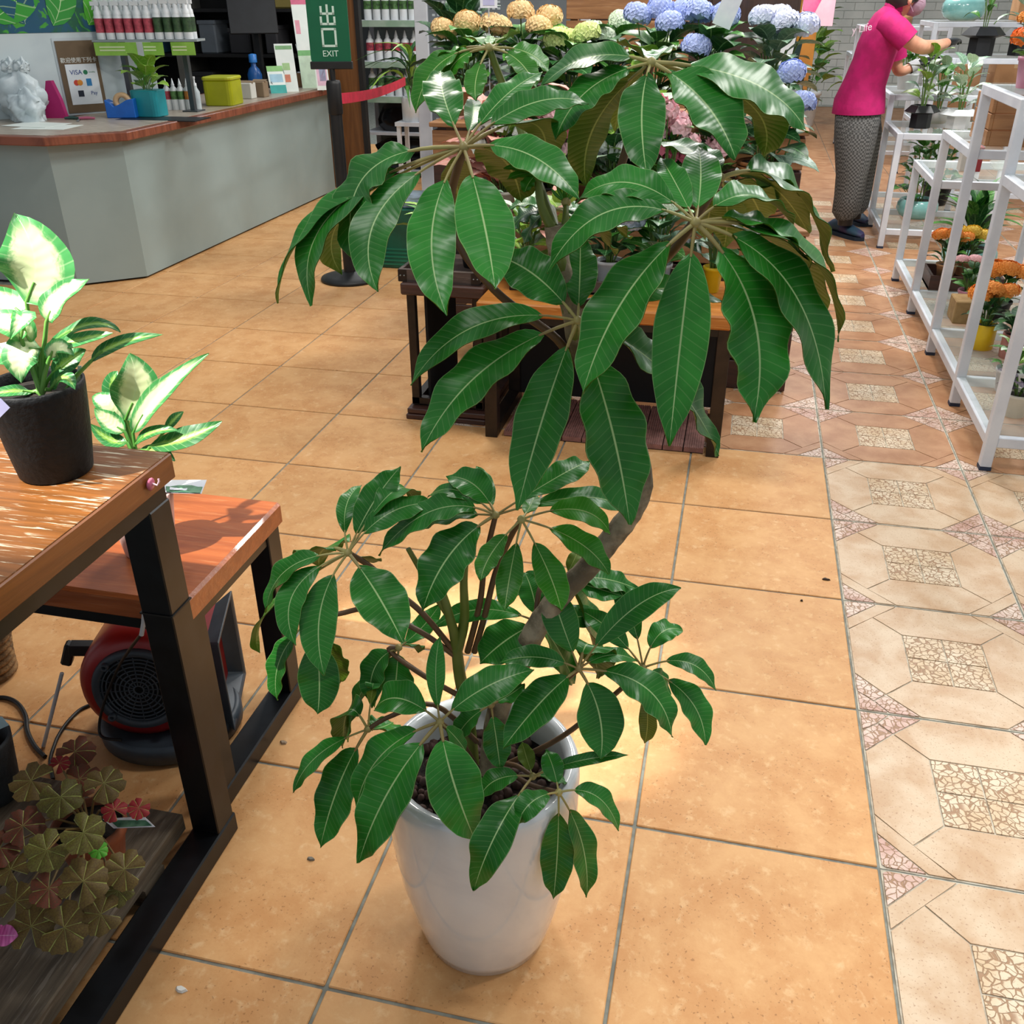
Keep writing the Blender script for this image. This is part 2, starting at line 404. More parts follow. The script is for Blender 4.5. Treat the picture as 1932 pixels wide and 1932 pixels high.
for r in range(13, 20):
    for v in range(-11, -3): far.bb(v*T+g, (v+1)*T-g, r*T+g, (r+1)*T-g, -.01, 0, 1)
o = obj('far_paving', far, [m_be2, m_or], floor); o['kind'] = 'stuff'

# ---- walls far behind
m_wall = M('pale_wall', '#d9dcd6', '#c9cdc8', 3, .8)
mb = MB(); mb.bb(-6.2, 3.4, 14.0, 14.15, 0, 3.2)
for k in range(16):
    for j in range(14):
        x = -.4+j*.26+(.13 if k % 2 else 0); mb.bb(x, x+.25, 13.985, 14.0, k*.1+.02, k*.1+.113)
struct('wall_back', mb, m_wall, 0, 'white painted brick wall at the far end')
mb = MB(); mb.bb(3.3, 3.4, 1.0, 14.1, 0, 3.2); struct('wall_right', mb, m_wall)
m_dkwall = M('dark_wall', '#23252a', '#15171b', 2, .7)
mb = MB(); mb.bb(-6.2, -6.1, 2.0, 14.1, 0, 3.2); struct('wall_left', mb, m_dkwall)

# ================================================================ COUNTER
m_lam = M('white_laminate', '#93a5a4', '#8b9d9c', 2, .45)
m_ctop = M('counter_wood', '#8a4f38', '#6d3a28', 6, .4, stretch=(1, 8, 1))
m_ctop2 = M('counter_top_pale', '#b9ae9f', '#8f8374', 10, .35, stretch=(1, 10, 1))
ct = thing('sales_counter', 'long white sales counter with a reddish wooden edge and angled corner', 'counter', (-4.0, 4.5, 0))
poly = [(-5.6, 3.2), (-3.91, 3.2), (-3.63, 3.44), (-3.64, 6.26), (-4.3, 6.26), (-4.3, 3.9), (-5.6, 3.9)]
mb = MB()
def wallpanel(a, b, z0, z1, th=.018):
    m_ = MB(); a = V3((*a, 0)); b = V3((*b, 0)); d = (b-a).normalized(); n = V3((d.y, -d.x, 0))
    P = [a, b, b-n*th, a-n*th]; m_.prism([(p.x, p.y) for p in P], z0, z1); return m_
for a, b in ((poly[0], poly[1]), (poly[1], poly[2]), (poly[2], poly[3]), (poly[3], poly[4])):
    obj('panel', wallpanel(a, b, .012, .745), m_lam, ct)
obj('plinth', MB().prism([(-5.6, 3.23), (-3.92, 3.23), (-3.66, 3.46), (-3.67, 6.24), (-4.25, 6.24), (-4.25, 3.85), (-5.6, 3.85)], 0, .0125), M('dark_plinth', '#2a2521', None, 4, .7), ct)
obj('back_panel', MB().bb(-4.3, -4.28, 3.9, 6.26, 0, .745), m_lam, ct)
top = [(-5.6, 3.12), (-3.86, 3.12), (-3.56, 3.40), (-3.57, 6.33), (-4.32, 6.33), (-4.32, 3.95), (-5.6, 3.95)]
obj('worktop', MB().prism(top, .745, .788), [m_ctop], ct, .004)
ins = [(-5.6, 3.18), (-3.89, 3.18), (-3.62, 3.43), (-3.63, 6.28), (-4.28, 6.28), (-4.28, 3.90), (-5.6, 3.90)]
obj('top_inlay', MB().prism(ins, .786, .790), [m_ctop2], ct)
ZC = .790

# partition with mural on the counter
pa, pb = V3((-4.95, 3.32, 0)), V3((-4.02, 4.50, 0)); pd_ = (pb-pa).normalized(); pn = V3((pd_.y, -pd_.x, 0))
part = thing('partition_screen', 'white partition screen behind the counter with tropical leaf mural along the top', 'partition', (pa+pb)/2+V3((0, 0, .0)))
pp = [pa, pb, pb-pn*.04, pa-pn*.04]
obj('white_board', MB().prism([(p.x, p.y) for p in pp], ZC, 1.235), M('screen_white', '#c6d2d4', '#b9c6ca', 3, .5), part, .002)
def mural_mat():
    m, t, b = base('leaf_mural', .5)
    tc = t.new('ShaderNodeTexCoord'); v = tc.outputs['Object']
    n1 = t.noise(v, 3.5, 4, .6, 2.0); n2 = t.noise(v, 7, 3, .5, 3.0)
    c = t.mix(t.ramp(n1, .42, .52), lin('#0b5a3c'), lin('#0d4f6c')); c = t.mix(t.ramp(n2, .55, .6), c, lin('#3f9a2c'))
    t.l.new(c, b.inputs['Base Color']); return m
obj('mural_board', MB().prism([(p.x, p.y) for p in [pa+pn*.004, pb+pn*.004, pb-pn*.044, pa-pn*.044]], 1.235, 1.9), mural_mat(), part)
def onpart(u, z, o=.0): p = pa+pd_*u+pn*o; return V3((p.x, p.y, z))
Lp = (pb-pa).length
for (u, z, L, an, col) in ((.25, 1.27, .34, 60, '#1f7d3a'), (.45, 1.26, .40, 105, '#0f6a4a'), (.62, 1.30, .36, 40, '#2f8f2e'), (.80, 1.28, .40, 120, '#12556e'), (.95, 1.27, .34, 80, '#2c8a32'), (.10, 1.3, .38, 75, '#0e5f58'), (1.15, 1.27, .4, 70, '#4aa52a'), (1.32, 1.27, .34, 110, '#3f9a2c'), (.55, 1.5, .5, 20, '#17703a')):
    a = math.radians(an); dirv = pd_*math.cos(a)+UZ*math.sin(a)
    mb = MB(); p0 = onpart(u, z, .006); cv = bez(p0, p0+dirv*L*.5+pd_*.05, p0+dirv*L)
    blade(mb, cv, L*.5, lambda t: pn, prof_oval, 0.02, 0, 2, 10, 4, .0006)
    lm = leafmat('mural_leaf_'+col[1:], col, col, '#b8d9a0', 6, 2.0, .5, .02, .5, None, 0, .4, 0)
    obj('painted_leaf', mb, [lm, lm], part)
# sign with card marks on the partition
sg = thing('payment_sign', 'brown card payment sign in a clear holder on the white partition', 'sign', onpart(.86+.235, ZC))
def q4(px): return [V3(p) for p in px]
m_brn = M('sign_brown', '#6d5940', '#5e4c36', 5, .6); m_wht = M('paper_white', '#dfe6ea', '#d3dbe0', 4, .6)
DU = .235; S0, S1 = .70+DU, .93+DU   # along the partition
obj('board', MB().prism([(p.x, p.y) for p in [onpart(S0, 0, .002), onpart(S1, 0, .002), onpart(S1, 0, .010), onpart(S0, 0, .010)]], .80, 1.19), m_brn, sg)
obj('acrylic_rim', MB().prism([(p.x, p.y) for p in [onpart(S0-.012, 0, .001), onpart(S1+.012, 0, .001), onpart(S1+.012, 0, .004), onpart(S0-.012, 0, .004)]], .787, 1.205), M('acrylic', '#c2cdd2', None, 4, .2), sg)
obj('card_sheet', MB().prism([(p.x, p.y) for p in [onpart(S0+.03, 0, .010), onpart(S1-.02, 0, .010), onpart(S1-.02, 0, .012), onpart(S0+.03, 0, .012)]], .845, 1.065), m_wht, sg, .0)
PF = lambda u, z, o=.0125: frame(onpart(u+DU, z, o), pd_, UZ)
m_blu = M('print_blue', '#173a86', None, 4, .6); m_wpr = M('print_white', '#e6ebe6', None, 4, .6)
text('heading', '歡迎使用下列卡', .030, PF(.815, 1.085, .0105), m_wpr, sg)
text('visa_mark', 'VISA', .036, PF(.785, 1.02), m_blu, sg)
def disc(mb, u, z, r, mat, o=.0125): 
    c = onpart(u+DU, z, o); vs = [c+pd_*(r*math.cos(k*PI/8))+UZ*(r*math.sin(k*PI/8)) for k in range(16)]; vs2 = [p+pn*.0006 for p in vs]
    mb.loft([vs, vs2], mat, True, False)
mb = MB(); disc(mb, .785-.008, .965, .016, 0); disc(mb, .785+.012, .965, .016, 1, .0131); obj('circles_mark', mb, [M('print_red', '#c8402a', None, 4, .6), M('print_amber', '#d88a2a', None, 4, .6)], sg)
mb = MB(); disc(mb, .84, 1.02, .013, 0); obj('round_mark', mb, [M('print_green', '#1f7a50', None, 4, .6)], sg)
mb = MB(); mb.prism([(p.x, p.y) for p in [onpart(.835+DU, 0, .0125), onpart(.865+DU, 0, .0125), onpart(.865+DU, 0, .0131), onpart(.835+DU, 0, .0131)]], .945, .985)
obj('blue_mark', mb, [M('print_sky', '#2b7fb8', None, 4, .6)], sg)
mb = MB(); mb.prism([(p.x, p.y) for p in [onpart(.775+DU, 0, .0125), onpart(.808+DU, 0, .0125), onpart(.808+DU, 0, .0131), onpart(.775+DU, 0, .0131)]], .888, .922)
obj('dark_mark', mb, [M('print_navy', '#1c2436', None, 4, .6)], sg)
text('script_mark', 'Pay', .028, PF(.868, .905), m_blu, sg)
text('round_text', 'UnionPay', .010, PF(.877, 1.02), M('print_green', '#1f7a50'), sg)

# ================================================================ FOREGROUND LEFT: two steel-framed tables
def wood_mat(name, c1, c2, streak=None, axis=0, sc=6, rough=.35, amt=.7):
    m, t, b = base(name, rough, 0, .5, .15)
    tc = t.new('ShaderNodeTexCoord'); mp = t.new('ShaderNodeMapping'); t.l.new(tc.outputs['Object'], mp.inputs[0])
    st = [14, 14, 14]; st[axis] = 1.1; mp.inputs['Scale'].default_value = st; v = mp.outputs[0]
    n1 = t.noise(v, sc*.35, 5, .6, 1.2); n2 = t.noise(v, sc*1.5, 4, .6, .6)
    c = t.mix(t.ramp(n1, .3, .7), lin(c1), lin(c2))
    if streak: c = t.mix(t.math('MULTIPLY', t.ramp(n2, .55, .68), amt), c, lin(streak))
    t.l.new(c, b.inputs['Base Color'])
    bn = t.new('ShaderNodeBump', i_Strength=.3, i_Distance=.003); t.l.new(n2, bn.inputs['Height']); t.l.new(bn.outputs[0], b.inputs['Normal'])
    t.l.new(t.math('MULTIPLY_ADD', n2, .35, rough-.15), b.inputs['Roughness'])
    return m
m_blk = M('black_steel', '#15181c', '#0c0e11', 20, .35, .3, .5)
m_brnst = M('brown_black_steel', '#2b211b', '#1a1512', 20, .38, .3, .5)
m_wA = wood_mat('worn_glare_pine', '#8a5528', '#69401c', '#d6cab0', 0, 9, .36, .9)  # pale streaks are worn grain plus painted-in glare
m_wB = wood_mat('red_pine', '#a3592c', '#8a4620', '#c08a5c', 0, 6, .32, .25)
m_wG = wood_mat('grey_plank', '#6f6250', '#453c30', '#8a8072', 1, 7, .7, .5)
XA = -1.185; YA = -.17; ZA = .80
tA = thing('display_table', 'tall plant table with worn streaked pine top and black steel frame', 'table', (-1.5, -.6, 0))
m_wA2 = wood_mat('pine_side', '#8a4f1e', '#6d3a12', None, 1, 6, .4)
obj('tabletop', MB().bb(-2.3, XA, -1.3, YA, ZA-.043, ZA-.0015), m_wA2, tA, .002)
obj('top_face', MB().bb(-2.298, XA-.003, -1.298, YA-.003, ZA-.004, ZA), m_wA, tA)
def frameleg(t, x, y, z1, w_=.05): return obj('leg', MB().bb(x-w_, x, y-w_, y, 0.045, z1), m_blk, t, .002)
frameleg(tA, XA-.012, YA-.01, ZA-.075, .055); frameleg(tA, XA-.012, -1.235, ZA-.075, .055); frameleg(tA, -2.2, YA-.01, ZA-.075, .055); frameleg(tA, -2.2, -1.235, ZA-.075, .055)
obj('apron', MB().bb(XA-.065, XA-.014, -1.29, YA-.012, ZA-.078, ZA-.043), m_blk, tA, .002)
obj('apron', MB().bb(-2.25, XA-.07, YA-.06, YA-.012, ZA-.078, ZA-.043), m_blk, tA, .002)
obj('floor_rail', MB().bb(XA-.070, XA-.010, -1.3, YA-.005, 0, .045), m_blk, tA, .003)
obj('floor_rail', MB().bb(-2.26, -2.2, -1.3, YA-.005, 0, .045), m_blk, tA, .003)
obj('leg_strap', MB().bb(XA-.069, XA-.010, YA-.067, YA-.008, .535, .538), M('strap_black', '#050505', None, 4, .6), tA)
XB = -1.232; YB0, YB1, ZB = -.15, .232, .50
tB = thing('display_bench', 'lower reddish brown wooden bench behind the tall plant table', 'bench', (-1.5, .05, 0))
obj('bench_top', MB().bb(-2.2, XB, YB0, YB1, ZB-.05, ZB), m_wB, tB, .006)
for (x, y) in ((XB-.008, YB1-.01), (XB-.008, YB0+.065), (-2.12, YB1-.01), (-2.12, YB0+.065)): frameleg(tB, x, y, ZB-.05, .05)
obj('floor_rail', MB().bb(XB-.062, XB-.006, YB0+.005, YB1-.004, 0, .045), m_blk, tB, .003)
obj('apron', MB().bb(XB-.055, XB-.012, YB0+.02, YB1-.014, ZB-.075, ZB-.05), m_blk, tB, .002)
obj('apron', MB().bb(-2.15, XB-.06, YB0+.012, YB0+.05, ZB-.078, ZB-.05), m_blk, tB, .002)
# weathered shelf boards low on the tall table's frame
sh = thing('plank_shelf', 'weathered grey plank shelf low under the tall plant table', 'shelf', (-1.6, -.7, 0))
xs = [XA-.078, XA-.30, XA-.52, XA-.74, XA-.96]
for i in range(4):
    o = obj('plank', MB().bb(xs[i+1]+.004, xs[i], -1.3, YA-.055+(-.01, .015, -.02, .01)[i], .046, .085), m_wG, sh, .003)
for y in (-.35, -1.1): obj('batten', MB().bb(-2.19, XA-.075, y-.03, y+.03, .005, .046), m_wG, sh)
ZS = .085
# pink hook on the table edge
hk = thing('adhesive_hook', 'small pink plastic hook stuck on the tall table corner edge', 'hook', (XA, YA-.07, ZA-.02))
m_pink = M('pink_plastic', '#b9607c', None, 5, .35)
mb = MB(); mb.lathe([(0.0, .0), (.009, .001), (.010, .003), (.006, .005), (0, .006)], 12, (0, 0, 0)); o = obj('pad', mb, m_pink, hk, 0, False); o.matrix_basis = frame((0.0015, 0, 0), (0, 1, 0), (0, 0, 1))
mb = MB(); mb.tube([(.005, 0, .002), (.013, .002, -.002), (.016, .004, .004), (.015, .005, .008)], .0016, 6); obj('hook_tip', mb, M('pale_pink', '#d9aebb', None, 5, .35), hk, 0, False)
# ================================================================ MAIN PLANT
AX = V3((-.676, -.274, 0))
plant = thing('umbrella_plant', 'tall umbrella plant with glossy drooping green leaves in a white glazed pot', 'potted plant', AX)
def ceramic():
    m, t, b = base('white_glaze', .12, 0, .6, .5)
    tc = t.new('ShaderNodeTexCoord'); n = t.noise(tc.outputs['Object'], 5, 4, .6, 1.0)
    t.l.new(t.mix(t.ramp(n, .3, .7), lin('#dde2e5'), lin('#cdd3d8')), b.inputs['Base Color'])
    return m
m_cer = ceramic()
mb = MB(); H = .385
mb.lathe([(.098, 0), (.104, .004), (.112, .03), (.124, .08), (.137, .15), (.1455, .22), (.150, .29), (.1515, .35), (.1505, .375), (.146, .384), (.139, .3855), (.131, .381), (.1275, .370), (.127, .345), (.126, .30), (.10, .29)], 56, AX)
obj('pot', mb, m_cer, plant)
# clay pebbles
mb = MB(); mb.lathe([(.128, .325), (.08, .33), (.0, .333)], 24, AX, None, 0, False)
obj('soil', mb, M('dark_soil', '#2a1d17', '#17100d', 60, .9, bump=.4), plant)
mb = MB(); rr = random.Random(3)
for k in range(170):
    a = rr.uniform(0, 2*PI); r = .118*math.sqrt(rr.random()); s = rr.uniform(.006, .0105); c = AX+V3((r*math.cos(a), r*math.sin(a), .333+rr.uniform(0, .006)))
    mb.lathe([(0, -s), (s*.8, -s*.55), (s, 0), (s*.8, s*.6), (0, s)], 7, c)
o = obj('clay_pebbles', mb, M('clay_pebble', '#4a3128', '#2c1d18', 40, .8), plant); o['kind'] = 'stuff'

m_lt = leafmat("umbrella_leaf", "#1e6c1b", "#31872b", "#b0d08c", 20, 3.2, .33, .022, .13, .45, .16, .38, .06)
m_lb = leafmat('umbrella_leaf_back', '#5c7a1a', '#6d8424', '#a9b560', 22, 3.2, .5, .030, .3, None, .22, .35, .2)
m_yt = leafmat("young_leaf", "#2c7a18", "#429422", "#bcd888", 20, 3.2, .38, .022, .14, .4, .2, .38, .05)
m_pet = M('leaf_stalk', '#a8a060', '#8f7d4a', 14, .45)
m_bark = M('grey_bark', '#a0937a', '#665a46', 30, .8, bump=.6, bscale=45)
m_gst = M('green_stem', '#5c6f24', '#6f7a38', 14, .45)
m_bst = M('brown_stem', '#6b5034', '#56402a', 18, .5)
lr = random.Random(11)
n_leaf = 0
def whorl(hub, e, L, leaves, pf=.17, young=False, kk=None, hubs={}):
    """hub pixel, its depth offset from the pot's axis, blade chord in metres, leaves (tipx,tipy,midx,midy,width_px[,depth,face])"""
    global n_leaf
    H_ = deep(hub[0], hub[1], AX, e)
    for lf in leaves:
        tx, ty, mx, my, wp = lf[:5]; de = lf[5] if len(lf) > 5 else None; kf = lf[6] if len(lf) > 6 else None
        flat = deep(tx, ty, AX, e); d = (flat-H_).length
        if de is None:
            ex = math.sqrt(max(0.0, L*L*.9-d*d)); ex = min(ex, .20)
            de = -ex*.8 if ty > hub[1]+15 else ex*.8
        tip = deep(tx, ty, AX, e+de); mid = deep(mx, my, AX, e+de*(lf[7] if len(lf) > 7 else .45))
        cv = bez(H_, mid, tip)
        out = V3((tip.x-H_.x, tip.y-H_.y, 0)); out = out.normalized() if out.length > 1e-3 else -FH
        if kf is None: kf = .55 if de <= .02 else .12
        tocam = (CAM-mid).normalized()
        n0 = (UZ*.9+out*.75+tocam*kf).normalized()
        tg = (tip-H_).normalized(); nn = (n0-tg*n0.dot(tg)).normalized(); sd = tg.cross(nn)
        s_img = sd-tocam*sd.dot(tocam); t_img = (tg-tocam*tg.dot(tocam)).normalized(); fac = (s_img-t_img*s_img.dot(t_img)).length
        W = min(wp*mpp(mid)/max(.5, fac), .135)
        mb = MB(); yl = young or lf[4] < 0
        blade(mb, cv, abs(W), lambda t: n0, prof_umb, lr.uniform(.10, .26), lr.uniform(.03, .075), lr.uniform(2.5, 4), 26, 8, .0009, 0, 1, pf, lr.uniform(-.02, .10), lr.uniform(0, 6))
        rs = max(.0016, abs(W)*.035)
        mb.tube([cv(pf*k/4*1.15) for k in range(5)], [rs*1.1, rs, rs, rs*.9, rs*.7], 6, 2)
        o = obj('leaf', mb, [m_yt if yl else m_lt, m_lb, m_pet], plant); n_leaf += 1
    mb = MB(); r = .006; mb.lathe([(0, -r), (r*.8, -r*.5), (r, 0), (r*.7, r*.7), (0, r)], 8, H_); obj('leaf_node', mb, m_pet, plant)
    return H_
def stem(name, pts, r0, r1, mat, n=8, rough=0.0):
    P = [deep(p[0], p[1], AX, p[2] if len(p) > 2 else 0.0) for p in pts]
    # smooth through the points
    out = []
    for i in range(len(P)-1):
        p0, p1, p2, p3 = P[max(0, i-1)], P[i], P[i+1], P[min(len(P)-1, i+2)]
        for k in range(5):
            t = k/5; out.append(.5*((2*p1)+(p2-p0)*t+(2*p0-5*p1+4*p2-p3)*t*t+(3*p1-p0-3*p2+p3)*t**3))
    out.append(P[-1]); N = len(out)
    rs = [r0+(r1-r0)*i/(N-1)+(lr.uniform(-rough, rough) if 0 < i < N-1 else 0) for i in range(N)]
    mb = MB(); mb.tube(out, rs, n)
    return obj(name, mb, mat, plant)
# --- upper whorls
whorl((875, 278), -.05, .36, [
    (843, 595, 816, 428, 92), (934, 545, 910, 406, 108), (713, 551, 716, 400, 72, -.10), (674, 505, 690, 330, 60, -.02), (523, 572, 612, 400, 52, .03, .35),
    (588, 577, 628, 400, 54, -.02, .5), (645, 517, 652, 400, 40, .08, .1), (832, 132, 838, 185, 76, .16, 1.3), (888, 186, 893, 215, 36, .16, 1.0), (1024, 135, 948, 186, 46, .12, .4),
    (1111, 195, 1000, 196, 52, .06, .5), (1093, 375, 995, 290, 66, -.05, .7), (984, 381, 950, 300, 72, .16, .0), (1030, 300, 1000, 230, 55, .18, .0), (870, 420, 862, 335, 60, .18, .0)], .20)
whorl((923, 91), .14, .2, [(784, 213, 830, 120, 38, -.02), (798, 160, 850, 100, 30, .03), (898, 190, 900, 140, 42, -.08), (1012, 166, 975, 112, 36, -.05), (1037, 137, 992, 98, 34, 0.0), (842, 150, 870, 108, 34, -.02),
    (895, 70, 905, 80, 26, .1, -1.3), (925, 66, 924, 78, 20, .1, -1.3), (966, 68, 948, 78, 30, .1, -1.3)], .28, True)
whorl((1229, 118), .06, .33, [(1221, 335, 1211, 207, 90, -.12), (1388, 300, 1326, 190, 88, -.08), (1523, 250, 1418, 155, 70, -.02, .6), (1440, 296, 1415, 195, 52, .10, .0), (1018, 168, 1112, 108, 50, .02, .4), (1047, 266, 1112, 168, 54, -.05, .5),
    (1106, 352, 1122, 235, 62, .12, .0), (1160, 250, 1180, 170, 40, .14, .0), (1208, 92, 1214, 104, 28, .12, -1.3), (1260, 88, 1247, 102, 28, .12, -1.3), (1165, 80, 1195, 92, 20, .1, -1.0)], .15)
whorl((1312, 420), -.12, .44, [(1263, 842, 1288, 610, 106, -.06), (1099, 743, 1180, 560, 100, -.05), (1421, 796, 1420, 590, 112, -.06), (1558, 772, 1490, 540, 74, -.03, .8), (1583, 645, 1515, 470, 64, .03, .35), (1084, 383, 1190, 345, 58, .06, .7),
    (1031, 516, 1150, 398, 66, .0, .75), (1247, 298, 1276, 348, 52, .12, 1.2), (1318, 276, 1322, 340, 78, .16, 1.3), (1500, 430, 1415, 368, 44, .06, .3), (1532, 520, 1450, 425, 44, .03, .2), (1556, 600, 1480, 470, 50, .08, .1)], .16)
whorl((1360, 336), .04, .34, [(1568, 513, 1492, 350, 70, .06, .5), (1366, 470, 1372, 400, 66, .08, .0), (1527, 440, 1450, 345, 52, .10, .0), (1243, 270, 1300, 282, 40, .08, .0), (1330, 450, 1340, 395, 56, .12, .0), (1440, 420, 1410, 360, 60, .14, .0), (1316, 272, 1340, 300, 40, .1)], .16)
whorl((1090, 605), -.05, .42, [(774, 727, 905, 612, 58, -.03, .8), (795, 853, 910, 700, 80, -.08, .7), (976, 963, 1030, 770, 96, -.08), (1188, 990, 1152, 800, 116, -.06), (1357, 860, 1250, 700, 68, .02, .5), (930, 482, 1010, 520, 88, .05, .8),
    (1095, 445, 1094, 520, 68, .10, .6), (1370, 575, 1240, 545, 46, .08, .6)], .16)
whorl((1040, 395), .12, .2, [(962, 440, 990, 405, 46, .0, .1), (985, 475, 1005, 425, 40, .0, .1), (1160, 480, 1110, 420, 56, .02, .1), (1190, 450, 1120, 405, 46, .05, .1), (960, 395, 995, 385, 30, 0, .1)], .16)
whorl((1068, 382), .02, .08, [(1050, 345, 1056, 362, 7, 0), (1062, 340, 1064, 360, 6, 0), (1076, 342, 1073, 360, 6, 0), (1090, 348, 1082, 364, 7, 0), (1040, 355, 1050, 368, 6, 0)], .1, True)
whorl((1014, 327), .02, .1, [(950, 318, 980, 316, 13, 0), (956, 338, 985, 328, 15, 0), (990, 364, 998, 345, 24, -.01), (1050, 330, 1030, 320, 12, 0)], .1, True)
# --- lower whorls
whorl((657, 1043), -.02, .28, [(761, 1213, 708, 1115, 96, -.12), (612, 1275, 605, 1150, 70, -.10), (558, 1218, 556, 1115, 52, -.08), (502, 1155, 545, 1072, 36, -.02, .2), (602, 1068, 612, 1035, 58, .10, .0), (756, 880, 700, 955, 62, .08, .7),
    (824, 951, 735, 968, 50, .05, .6), (682, 915, 652, 960, 36, .1, .3), (783, 960, 745, 925, 40, .12, .2), (490, 1232, 508, 1150, 26, .03, .1), (700, 1060, 690, 1055, 26, .08)], .2)
whorl((590, 1165), .03, .2, [(599, 1348, 602, 1265, 78, -.04), (523, 1322, 530, 1240, 36, -.03, .4), (640, 1290, 625, 1230, 40, .04)], .2)
whorl((984, 980), -.04, .22, [(952, 1152, 964, 1075, 50, -.08), (1059, 1153, 1033, 1075, 58, -.08), (1149, 1084, 1090, 1022, 48, -.03, .7), (1152, 1008, 1092, 962, 48, .02, .8), (907, 1096, 930, 1040, 42, -.06), (1010, 930, 1000, 955, 30, .08)], .22, True)
whorl((935, 972), .0, .26, [(797, 1153, 850, 1045, 88, -.06, .8), (713, 1048, 820, 962, 50, .0, .6), (842, 900, 895, 915, 58, .06, .8), (806, 938, 862, 925, 34, .06, .3), (1110, 872, 1055, 898, 48, .08, .7), (1180, 973, 1105, 938, 40, .06, .7), (770, 1000, 840, 975, 36, .06, .4), (900, 880, 915, 920, 36, .12)], .16)
whorl((1092, 1262), -.04, .22, [(1133, 1432, 1130, 1345, 88, -.06), (1268, 1390, 1215, 1295, 66, -.04, .7), (948, 1413, 1025, 1320, 74, -.07), (943, 1250, 1015, 1240, 42, .0, .8), (1285, 1110, 1190, 1152, 60, .04, .9), (1040, 1112, 1060, 1175, 66, .05, .8), (1202, 1248, 1150, 1236, 30, .03, .6), (1130, 1280, 1112, 1215, 56, .08, .4)], .16)
whorl((1213, 1260), .0, .18, [(1351, 1303, 1298, 1250, 36, -.02, .7), (1331, 1406, 1300, 1318, 52, -.05), (1289, 1190, 1245, 1196, 46, .05, .8), (1092, 1150, 1155, 1192, 42, .05, .8), (1262, 1336, 1240, 1290, 42, .0), (1216, 1402, 1222, 1350, 34, .04), (1160, 1100, 1190, 1160, 44, .09, .8)], .24)
whorl((830, 1362), -.10, .26, [(897, 1587, 854, 1470, 106, -.07, .55, .8), (677, 1628, 735, 1490, 92, -.07, .55, .8), (671, 1543, 715, 1430, 56, -.01), (707, 1338, 755, 1318, 66, .04, .9), (830, 1200, 822, 1275, 36, .05, .9), (1008, 1263, 910, 1300, 66, .03, .9), (880, 1420, 860, 1392, 30, .0)], .16)
whorl((694, 1376), -.03, .2, [(604, 1600, 640, 1480, 74, -.05), (554, 1495, 600, 1425, 34, -.02, .4), (742, 1362, 720, 1372, 40, .05), (646, 1412, 658, 1340, 36, .03), (706, 1334, 704, 1290, 30, .05)], .18)
whorl((752, 1222), .02, .16, [(742, 1332, 748, 1275, 68, -.02), (702, 1336, 706, 1262, 50, -.02), (655, 1400, 680, 1310, 38, .02), (790, 1230, 775, 1215, 24, .05), (830, 1140, 795, 1185, 40, .06, .6)], .14)
whorl((1005, 1465), -.08, .2, [(894, 1680, 940, 1565, 74, -.12, .55, .9), (905, 1506, 940, 1470, 42, -.02), (1187, 1424, 1090, 1436, 24, -.01, .9), (985, 1400, 994, 1432, 32, .04), (1070, 1475, 1040, 1465, 22, .03)], .18)
whorl((1054, 1495), -.11, .18, [(1044, 1697, 1052, 1600, 64, -.04), (1107, 1694, 1098, 1590, 48, -.03), (1168, 1568, 1125, 1502, 40, -.01, .7), (976, 1556, 1005, 1512, 48, -.06, .8, .85), (1030, 1415, 1044, 1450, 42, .05, .6)], .18)
whorl((926, 1330), -.04, .12, [(857, 1404, 882, 1362, 38, -.02), (944, 1452, 936, 1392, 54, -.03), (990, 1290, 960, 1312, 34, .03), (900, 1290, 912, 1310, 24, .04)], .18)
whorl((1015, 1174), .02, .22, [(816, 1186, 905, 1150, 42, .0, .9), (905, 1252, 955, 1208, 78, -.04), (990, 1080, 1005, 1120, 52, .06, .7), (1085, 1290, 1050, 1220, 60, .02, .8), (1140, 1160, 1080, 1165, 46, .06, .6)], .14)
whorl((1068, 1090), .06, .2, [(1174, 1124, 1120, 1108, 44, .0, .8), (1205, 1113, 1140, 1092, 42, .03, .8), (1130, 1280, 1110, 1185, 58, .02, .5), (960, 1120, 1005, 1100, 40, .04, .8), (1090, 1040, 1082, 1060, 26, .03)], .14)
# --- wood
stem('trunk', [(925, 1455), (940, 1340), (985, 1240), (1015, 1180), (1060, 1120), (1105, 1075), (1150, 1020), (1190, 968), (1211, 915), (1200, 845), (1165, 780), (1120, 720), (1094, 660), (1080, 590), (1066, 540), (1054, 480), (1046, 425)], .0175, .0115, m_bark, 14, .0008)
stem('branch', [(1078, 585), (1060, 520), (1050, 470), (1040, 395, .1)], .0125, .006, m_gst)
stem('branch', [(1046, 440), (1022, 390), (1014, 330, .02)], .0065, .004, m_gst)
stem('branch', [(1056, 470), (1066, 420), (1068, 384, .02)], .005, .003, m_gst)
stem('leaf_stalk', [(1083, 690), (1051, 640, .0), (993, 596, .0), (931, 545, -.01), (868, 465, -.02), (850, 380, -.02), (875, 278, -.05)], .0055, .0045, m_bst)
stem('leaf_stalk', [(1092, 575), (1150, 560, -.02), (1218, 521, -.05), (1268, 476, -.08), (1312, 420, -.12)], .0055, .0045, m_bst)
stem('leaf_stalk', [(1088, 600), (1200, 520, .02), (1290, 440, .04), (1330, 385, .04), (1360, 336, .04)], .0055, .0048, m_bst)
stem('leaf_stalk', [(1052, 470), (1110, 420, .05), (1165, 330, .08), (1195, 230, .09), (1229, 118, .06)], .006, .0045, m_bst)
stem('leaf_stalk', [(1046, 430), (1010, 330, .08), (975, 220, .12), (945, 150, .14), (923, 91, .14)], .006, .0042, m_gst)
stem('leaf_stalk', [(1084, 640), (1090, 605, -.05)], .006, .006, m_gst)
